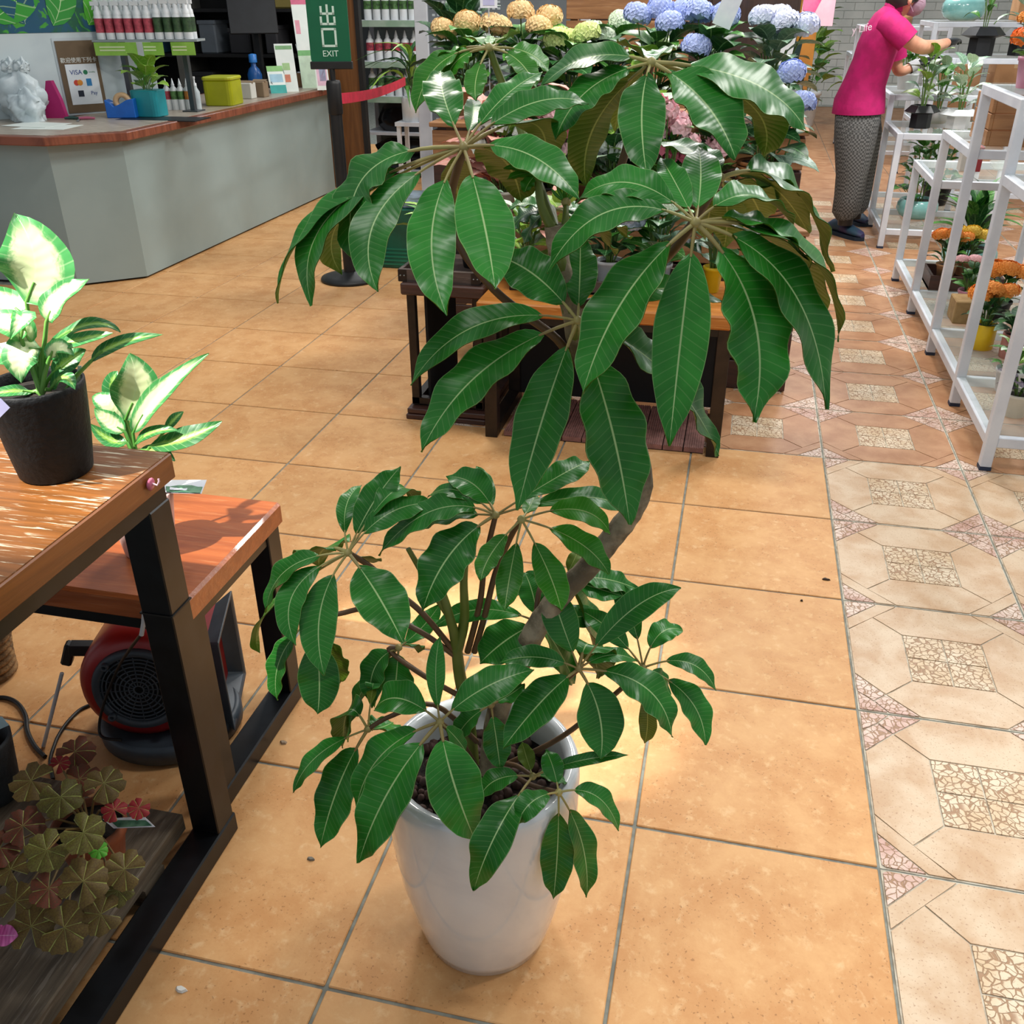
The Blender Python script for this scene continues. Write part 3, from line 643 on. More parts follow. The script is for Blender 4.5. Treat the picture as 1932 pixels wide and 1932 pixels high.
stem('branch', [(890, 1440, .02), (880, 1330, .01), (868, 1277, .01), (860, 1212, .01), (850, 1170, 0), (832, 1114, 0), (795, 1060, 0)], .0125, .004, m_gst)
stem('branch', [(862, 1225, .01), (876, 1170, .01), (875, 1096, .0), (880, 1040, 0)], .009, .004, m_gst)
stem('branch', [(850, 1165, .01), (820, 1120), (770, 1035, 0)], .006, .0035, m_gst)
stem('leaf_stalk', [(858, 1230, .01), (800, 1160), (749, 1116), (700, 1070), (657, 1043, -.02)], .0045, .0038, m_bst)
stem('leaf_stalk', [(862, 1240, .01), (790, 1190), (700, 1150, .02), (640, 1158, .03), (590, 1165, .03)], .0042, .0036, m_bst)
stem('leaf_stalk', [(880, 1320, 0), (800, 1275, 0), (735, 1228, .02), (752, 1222, .02)], .0042, .0036, m_bst)
stem('leaf_stalk', [(900, 1400, 0), (820, 1330), (740, 1350, -.02), (694, 1376, -.03)], .0042, .0036, m_bst)
stem('leaf_stalk', [(895, 1230, .02), (915, 1160, .01), (935, 1080), (965, 1010, -.02), (984, 980, -.04)], .0048, .0036, m_bst)
stem('leaf_stalk', [(882, 1230, .02), (905, 1140, .01), (915, 1060), (935, 972, 0)], .0048, .0036, m_bst)
stem('leaf_stalk', [(1010, 1190), (1016, 1120, .02), (1030, 1100, .04), (1068, 1090, .06)], .004, .0034, m_bst)
stem('leaf_stalk', [(950, 1330), (985, 1260, .01), (1015, 1174, .02)], .0045, .0036, m_bst)
stem('leaf_stalk', [(930, 1400), (1000, 1340, -.02), (1092, 1262, -.04)], .0045, .0036, m_bst)
stem('leaf_stalk', [(960, 1440), (1060, 1390, -.02), (1160, 1310, -.01), (1213, 1260, 0)], .0045, .0036, m_bst)
stem('leaf_stalk', [(900, 1450), (870, 1400, -.05), (830, 1362, -.10)], .0045, .0036, m_bst)
stem('leaf_stalk', [(940, 1440), (975, 1445, -.04), (1005, 1465, -.08)], .0042, .0036, m_bst)
stem('leaf_stalk', [(950, 1450), (1000, 1480, -.06), (1054, 1495, -.11)], .0042, .0036, m_bst)
stem('leaf_stalk', [(925, 1420), (928, 1370, -.03), (926, 1330, -.04)], .004, .0034, m_bst)
# ================================================================ GENERIC PLANT PIECES
m_soil = M('potting_soil', '#2b211a', '#15100c', 60, .95, bump=.4)
m_gl = leafmat('dark_green_leaf', '#1d4a22', '#2a5f2c', '#7fae72', 7, 2.0, .4, .03, .3, None, .12, .45, .1)
m_gl2 = leafmat('mid_green_leaf', '#3c7a2c', '#4f9136', '#a8cf80', 7, 2.0, .4, .03, .3, None, .15, .45, .1)
m_gl3 = leafmat('lime_leaf', '#7fb03a', '#9cc552', '#dbe8a0', 7, 2.0, .4, .03, .3, None, .2, .45, .1)
m_gl4 = leafmat('grey_green_leaf', '#5d7f68', '#7b9a80', '#b8cfb6', 7, 2.0, .4, .03, .35, None, .1, .45, .1)
m_gl5 = leafmat('silver_leaf', '#a9c9a4', '#cfe2cc', '#e6f0e2', 7, 2.0, .4, .03, .35, None, .15, .45, .1)
m_pkl = leafmat('pink_leaf', '#d98f86', '#e6b3a0', '#f0d4c8', 7, 2.0, .5, .03, .35, None, .15, .4, .05)
m_stm = M('plant_stem', '#4c6a2c', '#5f7d3a', 10, .5)
LEAF = {}
def lmesh(kind, mat):
    key = (kind, mat.name)
    if key not in LEAF:
        s = dict(oval=(.62, prof_oval, .14, .15, .25), heart=(.8, prof_heart, .12, .1, .3), lance=(.30, prof_lance, .2, .25, .3), strap=(.13, prof_lance, .3, .3, .7), petal=(.55, prof_oval, .1, -.1, .1), tiny=(.5, prof_oval, .1, .1, .1))[kind]
        LEAF[key] = unit_leaf('leaf', s[0], s[1], [mat, mat, m_stm], s[2], s[3], .02, 7, 4, .10, s[4])
    return LEAF[key]
def put(name, me, parent, loc, az, el, sc, roll=0.0):
    o = bpy.data.objects.new(name, me); C.objects.link(o); o.parent = parent
    o.matrix_basis = Matrix.Translation(V3(loc)) @ Matrix.Rotation(az, 4, 'Z') @ Matrix.Rotation(-el, 4, 'Y') @ Matrix.Rotation(roll, 4, 'X') @ Matrix.Diagonal((sc, sc, sc, 1))
    return o
POT = {}
def potmesh(kind, r, h, mat, ):
    mb = MB()
    if kind == 'hex':
        mb.lathe([(r*.72, 0), (r*.72, h*.62), (r*.95, h*.66), (r*1.25, h*.72), (r*.82, h), (r*.70, h), (r*.70, h*.9)], 6, (0, 0, 0), None, 0, True, 1, False)
    elif kind == 'bowl':
        mb.lathe([(r*.55, 0), (r*.85, h*.18), (r, h*.5), (r*.97, h*.78), (r*.86, h), (r*.80, h), (r*.9, h*.7), (r*.6, h*.5)], 28)
    elif kind == 'straight':
        mb.lathe([(r*.9, 0), (r*.97, h*.02), (r, h*.98), (r*.98, h), (r*.92, h), (r*.9, h*.85)], 24)
    else:
        mb.lathe([(r*.70, 0), (r*.74, h*.02), (r*.95, h*.86), (r*1.03, h*.87), (r*1.04, h), (r*.96, h), (r*.93, h*.86)], 24)
    return mb.mesh('pot', [mat])
def head_mesh(name, R, n, petal, mat, flat=.75, seed=1, npet=4):
    mb = MB(); r_ = random.Random(seed)
    for k in range(n):
        z = 1-1.35*(k+.5)/n; a = k*2.39996; rr_ = math.sqrt(max(0, 1-z*z)); d = V3((rr_*math.cos(a), rr_*math.sin(a), z*flat))
        c = d*R*r_.uniform(.9, 1.05); nn = d.normalized(); u = nn.orthogonal().normalized(); u.rotate(Matrix.Rotation(r_.uniform(0, PI), 3, nn)); v = nn.cross(u)
        for q in range(npet):
            an = 2*PI*q/npet; e = u*math.cos(an)+v*math.sin(an); f = nn.cross(e)
            mb.add([c, c+(e*.55+f*.5)*petal+nn*petal*.15, c+e*petal*1.05, c+(e*.55-f*.5)*petal+nn*petal*.15], [(0, 3, 2, 1)], 0)
    mb.lathe([(0, -R*.5), (R*.5, -R*.3), (R*.68, R*.05), (R*.4, R*.5*flat), (0, R*.65*flat)], 10)
    return mb.mesh(name, [mat])
def flower_mat(name, c1, c2): return M(name, c1, c2, 60, .55, rnd=.12)
hyd_blue = flower_mat('hydrangea_blue', '#9fb6ee', '#c3cdf6'); hyd_lil = flower_mat('hydrangea_lilac', '#cfd3f0', '#e0e6f4'); hyd_cream = flower_mat('hydrangea_cream', '#ecd29c', '#e0b880')
hyd_lime = flower_mat('hydrangea_lime', '#c9dd6c', '#e6eeb0'); hyd_white = flower_mat('hydrangea_white', '#e6eedc', '#cfe0c4')
kal_or = flower_mat('kalanchoe_orange', '#e8862a', '#f0a24a'); kal_ye = flower_mat('kalanchoe_yellow', '#e0b838', '#eccf5a'); kal_red = flower_mat('kalanchoe_deep_orange', '#dd5f18', '#ea7c24')
fl_pink = flower_mat('flower_pink', '#e6a9b4', '#f2d0d2'); fl_purp = flower_mat('flower_violet', '#4a34c4', '#6b50dd'); fl_rose = flower_mat('flower_rose', '#c8365a', '#e88ba0'); fl_wht = flower_mat('flower_white', '#eef0ea', '#dfe4dc')
me_hyd = head_mesh('flower_head', 1, 120, .30, hyd_blue, .72, 2); me_kal = head_mesh('flower_head', 1, 90, .26, kal_or, .55, 3); me_fl = head_mesh('flower', 1, 9, .75, fl_pink, .5, 4, 5)
FOUR = random.Random(21)
def bush(name, label, cat, loc, pot, leaves, heads=(), group=None, seed=0, spread=1.0):
    """pot=(kind,r,h,mat); leaves=(kind,mats,n,length,zlo,zhi,radius,el); heads=(mesh,mat,size,[(dx,dy,z)...])"""
    r_ = random.Random(seed or hash(label) % 9999); t = thing(name, label, cat, loc, r_.uniform(0, 6), group)
    rim = 0
    if pot:
        k, pr_, ph, pm = pot; o = obj('pot', potmesh(k, pr_, ph, pm), None, t, 0, False); rim = ph
        mb = MB(); mb.lathe([(pr_*(.66 if k == 'hex' else .80 if k != 'straight' else .9), ph*.86), (0, ph*.88)], 14, (0, 0, 0), None, 0, False); obj('soil', mb, m_soil, t, 0, False)
    kind, mats, n, L, zlo, zhi, rad, el = leaves
    for i in range(n):
        f = (i+.5)/n; az = i*2.39996+r_.uniform(-.4, .4); z = rim*.9+zlo+(zhi-zlo)*f; rr_ = rad*r_.uniform(.2, 1)*(1-.5*f)
        p = V3((math.cos(az)*rr_, math.sin(az)*rr_, z))
        put('leaf', lmesh(kind, r_.choice(mats)), t, p, az, el*r_.uniform(.5, 1.3)+f*.5, L*r_.uniform(.75, 1.15), r_.uniform(-.3, .3))
    mb = MB(); ns = max(3, min(7, n//3))
    for i in range(ns):
        az = i*2*PI/ns+.3; mb.tube([(math.cos(az)*rad*.15, math.sin(az)*rad*.15, rim*.8), (math.cos(az)*rad*.4, math.sin(az)*rad*.4, rim*.9+(zlo+zhi)*.45), (math.cos(az)*rad*.7, math.sin(az)*rad*.7, rim*.9+zhi*.85)], .0035, 5)
    obj('stems', mb, m_stm, t, 0, False)
    for h in heads:
        me, hm, hs, pts = h
        for (dx, dy, z) in pts:
            mb = MB(); mb.tube([(dx*.2, dy*.2, rim*.85), (dx*.7, dy*.7, rim*.9+z*.6), (dx, dy, rim*.9+z-hs*.3)], .003, 5); fs_ = obj('flower_stalk', mb, m_stm, t, 0, False)
            o = obj('flower_head', me, None, fs_, 0, False); o.location = (dx, dy, rim*.9+z); o.scale = (hs,)*3; o.rotation_euler = (r_.uniform(-.3, .3), r_.uniform(-.3, .3), r_.uniform(0, 6)); setmat(o, hm)
    t.rotation_euler = (0, 0, 0)
    return t
def pixleaf(parent, base_, mid, tip, P, wp, mats, e=(0, 0, 0), k=.8, prof=prof_oval, fold=.2, wave=.04, stalk=None, name='leaf'):
    """a leaf whose foot, middle and tip lie on given sight lines, at distance P + e"""
    a = deep(base_[0], base_[1], P, e[0]); m = deep(mid[0], mid[1], P, e[1]); b = deep(tip[0], tip[1], P, e[2]); cv = bez(a, m, b)
    out = V3((b.x-a.x, b.y-a.y, 0)); out = out.normalized() if out.length > 1e-3 else -FH
    n0 = (UZ*.8+out*.3+(CAM-m).normalized()*k).normalized()
    mb = MB(); blade(mb, cv, wp*mpp(m), lambda t: n0, prof, fold, wave, 2.2, 14, 8, .0007, 0, 1, 0, 0, FOUR.uniform(0, 6))
    if stalk: 
        s = deep(stalk[0], stalk[1], P, e[0]); mb.tube([s, (s+a)*.5+V3((0, 0, .004)), a, cv(.25)], [.0036, .0032, .0028, .0016], 6, 2)
    return obj(name, mb, mats, parent)

# ================================================================ DIEFFENBACHIAS
m_dt = leafmat('dieffenbachia_leaf', '#3f8f4a', '#57a85e', '#e8f2c4', 9, 2.5, .32, .02, .2, None, .25, .5, .12, '#eef4c0', .30)
m_dd = leafmat('dieffenbachia_green', '#2c6e38', '#3f8a48', '#b8d8a0', 9, 2.5, .32, .02, .25, None, .2, .5, .12, '#9cc45a', .14)
m_db = leafmat('dieffenbachia_back', '#6fae4a', '#8cc25c', '#d8e8a8', 9, 2.5, .45, .02, .2, None, .25, .4, .1)
m_dst = M('dieffenbachia_stalk', '#4f8a3a', '#6fa34c', 12, .4)
m_bpot = M('black_stone_pot', '#101214', '#08090a', 90, .6, 0, .3, bump=.25, bscale=120)
DA = V3((-1.315, -.265, ZA))
d1 = thing('dieffenbachia', 'dieffenbachia with glowing white leaves in a black pot on the tall table', 'potted plant', DA)
mb = MB(); mb.lathe([(.048, 0), (.051, .003), (.058, .05), (.0635, .10), (.066, .128), (.0665, .137), (.0635, .139), (.061, .137), (.060, .115)], 40, DA); obj('pot', mb, m_bpot, d1)
mb = MB(); mb.lathe([(.061, .120), (.03, .124), (0, .125)], 20, DA, None, 0, False); obj('soil', mb, m_soil, d1)
DL = [m_dt, m_db, m_dst]; DG = [m_dd, m_db, m_dst]; S1 = (78, 745)
pixleaf(d1, (50, 570), (66, 492), (29, 403), DA, 136, DL, (.0, .01, .04), 1.2, prof_oval, .06, .03, S1)
pixleaf(d1, (88, 607), (112, 566), (168, 526), DA, 62, DL, (-.02, -.02, -.01), .4, prof_oval, .3, .05, S1)
pixleaf(d1, (42, 592), (8, 570), (-60, 548), DA, 62, DL, (0, .01, .0), .8, prof_oval, .15, .03, S1)
pixleaf(d1, (60, 648), (20, 610), (-45, 612), DA, 60, DL, (-.02, -.03, -.03), .8, prof_oval, .15, .03, S1)
pixleaf(d1, (92, 650), (170, 612), (227, 627), DA, 30, DG, (.0, .0, .0), .5, prof_oval, .3, .05, S1)
pixleaf(d1, (96, 656), (155, 640), (214, 628), DA, 30, DG, (-.02, -.02, -.02), .9, prof_oval, .25, .03, S1)
pixleaf(d1, (171, 682), (225, 648), (308, 631), DA, 30, DG, (.0, .0, .01), .8, prof_oval, .3, .03, (120, 745))
pixleaf(d1, (78, 657), (40, 668), (40, 723), DA, 74, DL, (-.02, -.04, -.05), .8, prof_oval, .12, .06, S1)
pixleaf(d1, (88, 690), (20, 668), (-40, 690), DA, 56, DG, (.0, .0, .0), .8, prof_oval, .2, .04, S1)
pixleaf(d1, (100, 705), (130, 680), (162, 660), DA, 46, DG, (.01, .02, .03), .8, prof_oval, .2, .04, S1)
pixleaf(d1, (92, 680), (110, 655), (140, 672), DA, 36, DL, (-.03, -.03, -.03), .8, prof_oval, .2, .04, S1)
pixleaf(d1, (60, 740), (20, 738), (-30, 748), DA, 26, DG, (-.01, -.03, -.04), .8, prof_oval, .2, .04, S1)
pixleaf(d1, (95, 735), (120, 712), (142, 735), DA, 36, DG, (-.02, -.03, -.04), .8, prof_oval, .2, .04, S1)
pixleaf(d1, (40, 640), (45, 600), (20, 640), DA, 44, DL, (-.03, -.05, -.06), .6, prof_oval, .3, .04, S1)
def card(name, label, cat, px4, P, e, mat, th=.0008, parent=None, group=None):
    pts = [deep(x, y, P, ee) for (x, y), ee in zip(px4, e)]; n = (pts[1]-pts[0]).cross(pts[3]-pts[0]).normalized()
    mb = MB(); mb.loft([pts, [p-n*th for p in pts]], 0, True, False)
    o = obj(name, mb, mat, parent)
    if not parent: tag(o, label, cat, group)
    return o
m_card = M('card_white', '#e9ebf2', '#d8dbe8', 8, .5); m_lil = M('card_lilac', '#b4b4dc', '#c9c9e8', 8, .5); m_cgr = M('card_green', '#2c5a44', '#6f9a7c', 30, .4)
card('plant_label', 0, 0, [(147, 690), (154, 690), (155, 732), (143, 732)], DA, (.03, .03, .03, .03), m_card, .0008, d1)
pc = card('price_card', 'lilac price card leaning on the black dieffenbachia pot', 'card', [(-30, 752), (2, 752), (19, 769), (-12, 800)], DA, (-.085, -.085, -.085, -.085), m_lil)
DB = V3((-1.388, .0, ZB))
d2 = thing('dieffenbachia', 'small dieffenbachia in a pink pot on the low brown bench', 'potted plant', DB)
m_ppot = M('pink_pot', '#d9b4ac', '#c9a39c', 10, .4)
mb = MB(); mb.lathe([(.042, 0), (.045, .004), (.053, .06), (.059, .105), (.060, .122), (.056, .122), (.054, .105)], 32, DB); obj('pot', mb, m_ppot, d2)
mb = MB(); mb.lathe([(.056, .108), (0, .112)], 20, DB, None, 0, False); obj('soil', mb, m_soil, d2)
S2 = (262, 885)
pixleaf(d2, (236, 792), (256, 728), (244, 667), DB, 88, DL, (0, .0, .01), 1.0, prof_oval, .12, .03, S2)
pixleaf(d2, (251, 817), (300, 745), (394, 667), DB, 46, DL, (-.02, -.02, .0), .6, prof_oval, .3, .04, S2)
pixleaf(d2, (283, 842), (352, 826), (419, 795), DB, 46, DG, (-.03, -.03, -.02), .9, prof_oval, .2, .03, S2)
pixleaf(d2, (312, 812), (330, 790), (346, 777), DB, 20, DG, (.02, .03, .04), .8, prof_oval, .3, .03, S2)
pixleaf(d2, (230, 800), (200, 760), (175, 748), DB, 44, DL, (0, 0, .02), .9, prof_oval, .2, .03, S2)
pixleaf(d2, (236, 815), (206, 795), (178, 770), DB, 40, DL, (-.02, -.02, -.02), .9, prof_oval, .2, .03, S2)
pixleaf(d2, (240, 835), (205, 828), (170, 800), DB, 34, DG, (-.03, -.03, -.03), .9, prof_oval, .2, .03, S2)
pixleaf(d2, (255, 838), (290, 815), (337, 812), DB, 26, DG, (-.02, -.03, -.03), .7, prof_oval, .3, .03, S2)
pixleaf(d2, (262, 850), (300, 852), (330, 870), DB, 30, DG, (-.02, -.04, -.04), .8, prof_oval, .2, .03, S2)
pixleaf(d2, (240, 790), (215, 735), (222, 700), DB, 44, DG, (.03, .04, .05), .9, prof_oval, .2, .03, S2)
lt = thing('plant_tag', 'green and white plant tag sticking out from the pink pot', 'tag', deep(352, 920, DB, .02))
card('tag_sheet', 0, 0, [(310, 906), (390, 906), (380, 932), (312, 930)], DB, (.045, .045, -.005, -.005), m_card, .0008, lt)
card('tag_picture', 0, 0, [(312, 908), (387, 908), (378, 930), (314, 928)], DB, (.0435, .0435, -.0055, -.0055), m_cgr, .0003, lt)
card('tag_print', 0, 0, [(322, 913), (357, 913), (352, 925), (320, 924)], DB, (.035, .035, .002, .002), m_card, .0003, lt)

# ================================================================ UNDER THE TABLES
# terracotta pot of bronze begonia
BP = V3((-1.345, -.37, ZS))
bg_ = thing('bronze_begonia', 'begonia with crinkled bronze leaves in a terracotta pot on the grey plank', 'potted plant', BP)
m_ter = M('terracotta', '#9a5a3c', '#834a30', 14, .75)
mb = MB(); mb.lathe([(.042, 0), (.055, .072), (.060, .074), (.061, .098), (.056, .098), (.053, .08)], 28, BP); obj('pot', mb, m_ter, bg_)
mb = MB(); mb.lathe([(.054, .084), (0, .086)], 16, BP, None, 0, False); obj('soil', mb, m_soil, bg_)
def beg_mat(name, c1, c2): return leafmat(name, c1, c2, '#a9b060', 4, 1.0, .6, .05, .0, None, .1, .35, 0)
m_bg = [beg_mat('begonia_bronze', '#5a4526', '#6b5a2a'), beg_mat('begonia_olive', '#6a6a2c', '#5a4a26'), beg_mat('begonia_red', '#7a3a2c', '#5a4028'), beg_mat('begonia_scarlet', '#a02a2c', '#7f2428'), beg_mat('begonia_green', '#4f9a2c', '#5cae34')]
m_bst2 = M('begonia_stalk', '#6f5a34', '#84703e', 12, .5)
def roundleaf(seed, mat):
    r_ = random.Random(seed); mb = MB(); ns, lob = 7, 4
    vs = [V3((0, 0, 0))]; 
    for s in range(ns):
        a0 = .35+s*(2*PI-.7)/ns; P_ = []; uv = []
        for ring in (.0, .5, .82, 1.0):
            for k in range(lob+1):
                a = a0+(2*PI-.7)/ns*k/lob; rad = ring*(1+.06*math.sin(a*5+seed)-(.10 if (k == 0 or k == lob) and ring == 1 else 0)+(.03 if k % 2 and ring == 1 else 0))
                z = .10*ring*ring*math.sin(a*2+seed)+(-.09 if (k == 0 or k == lob) else .03)*ring - .18*ring*ring
                P_.append(V3((rad*math.cos(a), rad*math.sin(a), z))); uv.append((k/lob+.5 if k < lob/2 else k/lob-.5, ring) if False else (abs(k/lob-.5), ring))
        m_ = lob+1; fs = [(i*m_+k, (i+1)*m_+k, (i+1)*m_+k+1, i*m_+k+1) for i in range(3) for k in range(lob)]
        mb.add(P_, fs, 0, uv, True); mb.add([p-V3((0, 0, .02)) for p in P_], [tuple(reversed(f)) for f in fs], 0, uv, True)
    return mb.mesh('leaf', [mat])
beg = [(59, 1473, 38, .24, 0), (114, 1503, 38, .25, 1), (196, 1478, 35, .25, 0), (43, 1558, 36, .22, 2), (88, 1604, 38, .24, 1), (157, 1571, 37, .26, 1), (157, 1663, 43, .20, 0), (235, 1640, 36, .18, 0), (92, 1676, 34, .20, 2), (121, 1750, 45, .14, 0), (59, 1748, 40, .14, 0), (190, 1725, 36, .14, 0), (222, 1680, 28, .15, 1), (141, 1418, 34, .22, 2), (216, 1528, 22, .22, 3), (262, 1524, 20, .20, 3), (186, 1604, 16, .20, 4), (112, 1440, 18, .24, 3), (20, 1640, 30, .18, 0), (0, 1600, 34, .2, 2), (150, 1470, 34, .22, 2), (30, 1700, 34, .16, 0)]
stk = MB()
for i, (x, y, rp, z, mi) in enumerate(beg):
    P = onz(x, y, z+ZS*.4); o = bpy.data.objects.new('leaf', roundleaf(i, m_bg[mi])); C.objects.link(o); o.parent = bg_
    n = ((CAM-P).normalized()*.7+UZ*.8+V3((P.x-BP.x, P.y-BP.y, 0))*2).normalized(); q = n.to_track_quat('Z', 'Y').to_matrix().to_4x4()
    o.matrix_parent_inverse = bg_.matrix_basis.inverted(); s = rp*mpp(P)*1.05
    o.matrix_basis = Matrix.Translation(P) @ q @ Matrix.Rotation(i*1.7, 4, 'Z') @ Matrix.Diagonal((s, s, s, 1))
    m_ = BP+V3((0, 0, .085)); stk.tube([m_, (m_*.5+P*.5)+V3((0, 0, .02)), P-n*.003], [.0022, .002, .0016], 5)
obj('stalks', stk, m_bst2, bg_)
tg = thing('plant_tag', 'picture tag lying across the bronze begonia beside the red leaves', 'tag', onz(250, 1553, .19))
P = onz(245, 1553, .19)
card('tag_sheet', 0, 0, [(194, 1545), (272, 1540), (293, 1560), (215, 1563)], P, (.0, .0, -.01, -.01), m_card, .0008, tg)
card('tag_picture', 0, 0, [(205, 1546), (270, 1543), (287, 1558), (222, 1561)], P, (-.001, -.001, -.011, -.011), m_cgr, .0003, tg)
# dark pot at the left
m_gpot = M('slate_pot', '#2c3338', '#20262b', 40, .6, bump=.2)
GP = onz(-8, 1500, ZS)
gp = thing('slate_planter', 'empty slate grey planter at the left end of the plank shelf', 'planter', GP)
mb = MB(); mb.lathe([(.040, 0), (.046, .005), (.058, .13), (.0585, .138), (.054, .138), (.042, .02), (0, .018)], 36, GP); obj('body', mb, m_gpot, gp)
card('paper_label', 0, 0, [(-20, 1352), (4, 1352), (17, 1368), (-10, 1380)], GP, (-.03, -.03, -.035, -.035), M('label_pale', '#a9c4cc', None, 5, .6), .0006, gp)
# basket
BK = onz(0, 1275, 0)
bk = thing('woven_basket', 'woven tan basket on the floor beyond the slate planter', 'basket', BK)
m_bas = M('seagrass', '#8f6c42', '#5e4528', 50, .85, bump=.5)
for k in range(11):
    z = .012+k*.019; r = .052+.0007*k*k*.5; mb = MB(); mb.lathe([(r-.004, -.009), (r+.005, -.004), (r+.006, .004), (r-.004, .009)], 26, BK+V3((-.02, 0, z)), None, 0, False); obj('coil', mb, m_bas, bk)
mb = MB(); mb.lathe([(0, .0), (.05, .004), (.05, .19), (.046, .19), (.046, .02)], 20, BK+V3((-.02, 0, 0))); obj('lining', mb, m_bas, bk)
# pink bloom at the frame's left edge
PB = onz(-130, 1770, ZS)
pb_ = thing('pink_cyclamen', 'pink bloom poking in at the left edge below the begonia', 'potted plant', PB)
mb = MB(); mb.lathe([(.030, 0), (.042, .07), (.043, .075), (.040, .075), (.036, .06)], 20, PB); obj('pot', mb, m_ter, pb_)
m_mag = leafmat('magenta_petal', '#c04a9a', '#d070b0', '#e8b0d4', 6, 1, .5, .03, .2, None, .2)
Q = onz(-6, 1765, .17)
for k in range(5):
    a = k*2*PI/5; d = R0*math.cos(a)+(UZ*.7-FH*.5)*math.sin(a); mb = MB(); nn_ = (CAM-Q).normalized(); blade(mb, bez(Q, Q+d*.016+nn_*.004, Q+d*.032), .03, lambda t: nn_, prof_oval, .1, .05); obj('petal', mb, [m_mag, m_mag], pb_)
mb = MB(); mb.tube([PB+V3((0, 0, .06)), (PB+Q)*.5+V3((0, 0, .05)), Q], .002, 6); obj('stalk', mb, m_stm, pb_)

# ---- red blower
FC = onz(264, 1298, .160)
fan = thing('air_mover', 'red and grey carpet blower standing on the floor under the brown bench', 'blower', V3((FC.x, FC.y, 0)))
m_red = M('blower_red', '#a02020', '#8a1a1a', 6, .35); m_dgr = M('blower_grey', '#3f4a54', '#323c45', 10, .5); m_dk = M('blower_black', '#0d0f12', None, 5, .5)
ax_ = (-FH+R0*.08+UZ*.10).normalized(); RF = ax_.to_track_quat('Z', 'Y').to_matrix()
mb = MB(); mb.lathe([(.090, .002), (.106, .001), (.118, -.006), (.126, -.022), (.128, -.045), (.128, -.17), (.120, -.19), (.06, -.20), (0, -.2)], 48, FC, RF, 0, False); obj('housing', mb, m_red, fan)
mb = MB(); mb.lathe([(.074, -.006), (.076, .004), (.080, .010), (.092, .010), (.096, .002), (.09, -.004)], 40, FC, RF, 0, False); obj('intake_ring', mb, m_dgr, fan)
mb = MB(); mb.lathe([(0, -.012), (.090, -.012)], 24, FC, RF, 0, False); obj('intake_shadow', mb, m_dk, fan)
for k, r in enumerate((.010, .020, .029, .038, .047, .056, .065, .073)):
    mb = MB(); mb.lathe([(r-.0014, .006), (r+.0014, .006), (r+.0014, .009), (r-.0014, .009), (r-.0014, .006)], 32, FC, RF, 0, False); obj('grille_ring', mb, m_dgr, fan)
for k in range(16):
    a = k*PI/8; d = RF @ V3((math.cos(a), math.sin(a), 0)); mb = MB(); mb.bar(FC+ax_*.0075+d*.011, FC+ax_*.0075+d*.078, .0018, .003, 0, ax_); obj('grille_spoke', mb, m_dgr, fan)
for a in (.8, 2.3, 3.9, 5.5):
    d = RF @ V3((math.cos(a), math.sin(a), 0)); mb = MB(); mb.lathe([(.004, 0), (.008, 0), (.008, .016), (.004, .016), (.004, .004)], 12, FC+d*.084+ax_*.004, RF); obj('screw_boss', mb, m_dgr, fan)
rx = (R0+FH*.12).normalized(); fy = UZ.cross(rx)
def local(a, b, z): p = FC+rx*a+fy*b; return V3((p.x, p.y, z))
mb = MB(); r1 = [local(.02, .03, .05), local(.02, .17, .05), local(.02, .17, .25), local(.02, .03, .25)]; r2 = [local(.14, .02, .05), local(.14, .17, .05), local(.14, .17, .245), local(.14, .02, .245)]
mb.loft([r1, r2], 0, True, False); obj('outlet_duct', mb, m_red, fan)
mb = MB(); o0 = r2; o1 = [local(.175, -.01, .03), local(.175, .19, .03), local(.175, .19, .265), local(.175, -.01, .265)]; i1 = [local(.173, .002, .042), local(.173, .178, .042), local(.173, .178, .252), local(.173, .002, .252)]; i0 = [local(.11, .05, .07), local(.11, .15, .07), local(.11, .15, .22), local(.11, .05, .22)]
mb.loft([o0, o1, i1, i0], 0, True, False); obj('outlet_flange', mb, m_dgr, fan, .003)
mb = MB(); FB = V3((FC.x, FC.y, 0))+FH*.07
mb.lathe([(.140, 0), (.152, .01), (.152, .042), (.142, .050), (.134, .040), (.0, .036)], 44, FB+rx*.02, None, 0, True, .92); obj('base', mb, m_dgr, fan)
mb = MB(); h0 = FC+FH*.09
mb.bar(h0-rx*.115+UZ*.045, h0-rx*.165+UZ*.05, .03, .026); mb.bar(h0-rx*.158+UZ*.062, h0-rx*.178+UZ*.012, .026, .022); obj('handle', mb, m_dk, fan, .004)
# cords
m_cord = M('black_rubber', '#0c0c0d', None, 5, .5); m_wcord = M('white_cord', '#c9ced2', '#b4babf', 5, .4)
def cord(name, label, pts, P, r, mat, cat='cord'):
    Q = [deep(x, y, P, e) for x, y, e in pts]; out = []
    for i in range(len(Q)-1):
        p0, p1, p2, p3 = Q[max(0, i-1)], Q[i], Q[i+1], Q[min(len(Q)-1, i+2)]
        for k in range(6):
            t = k/6; out.append(.5*((2*p1)+(p2-p0)*t+(2*p0-5*p1+4*p2-p3)*t*t+(3*p1-p0-3*p2+p3)*t**3))
    out.append(Q[-1]); mb = MB(); mb.tube(out, r, 8); return tag(obj(name, mb, mat), label, cat)
cord('power_cord', 'black cord looping down in front of the red blower grille', [(267, 1196, -.19), (245, 1225, -.10), (222, 1262, -.03), (195, 1330, -.025), (187, 1375, -.035), (196, 1392, -.05), (230, 1396, -.05)], FC, .003, m_cord)
cn = thing('cord_connector', 'white inline plug hanging beside the tall table leg', 'plug', deep(272, 1130, FC, -.12))
mb = MB(); cp = lambda x, y: deep(x, y, FC, -.19)
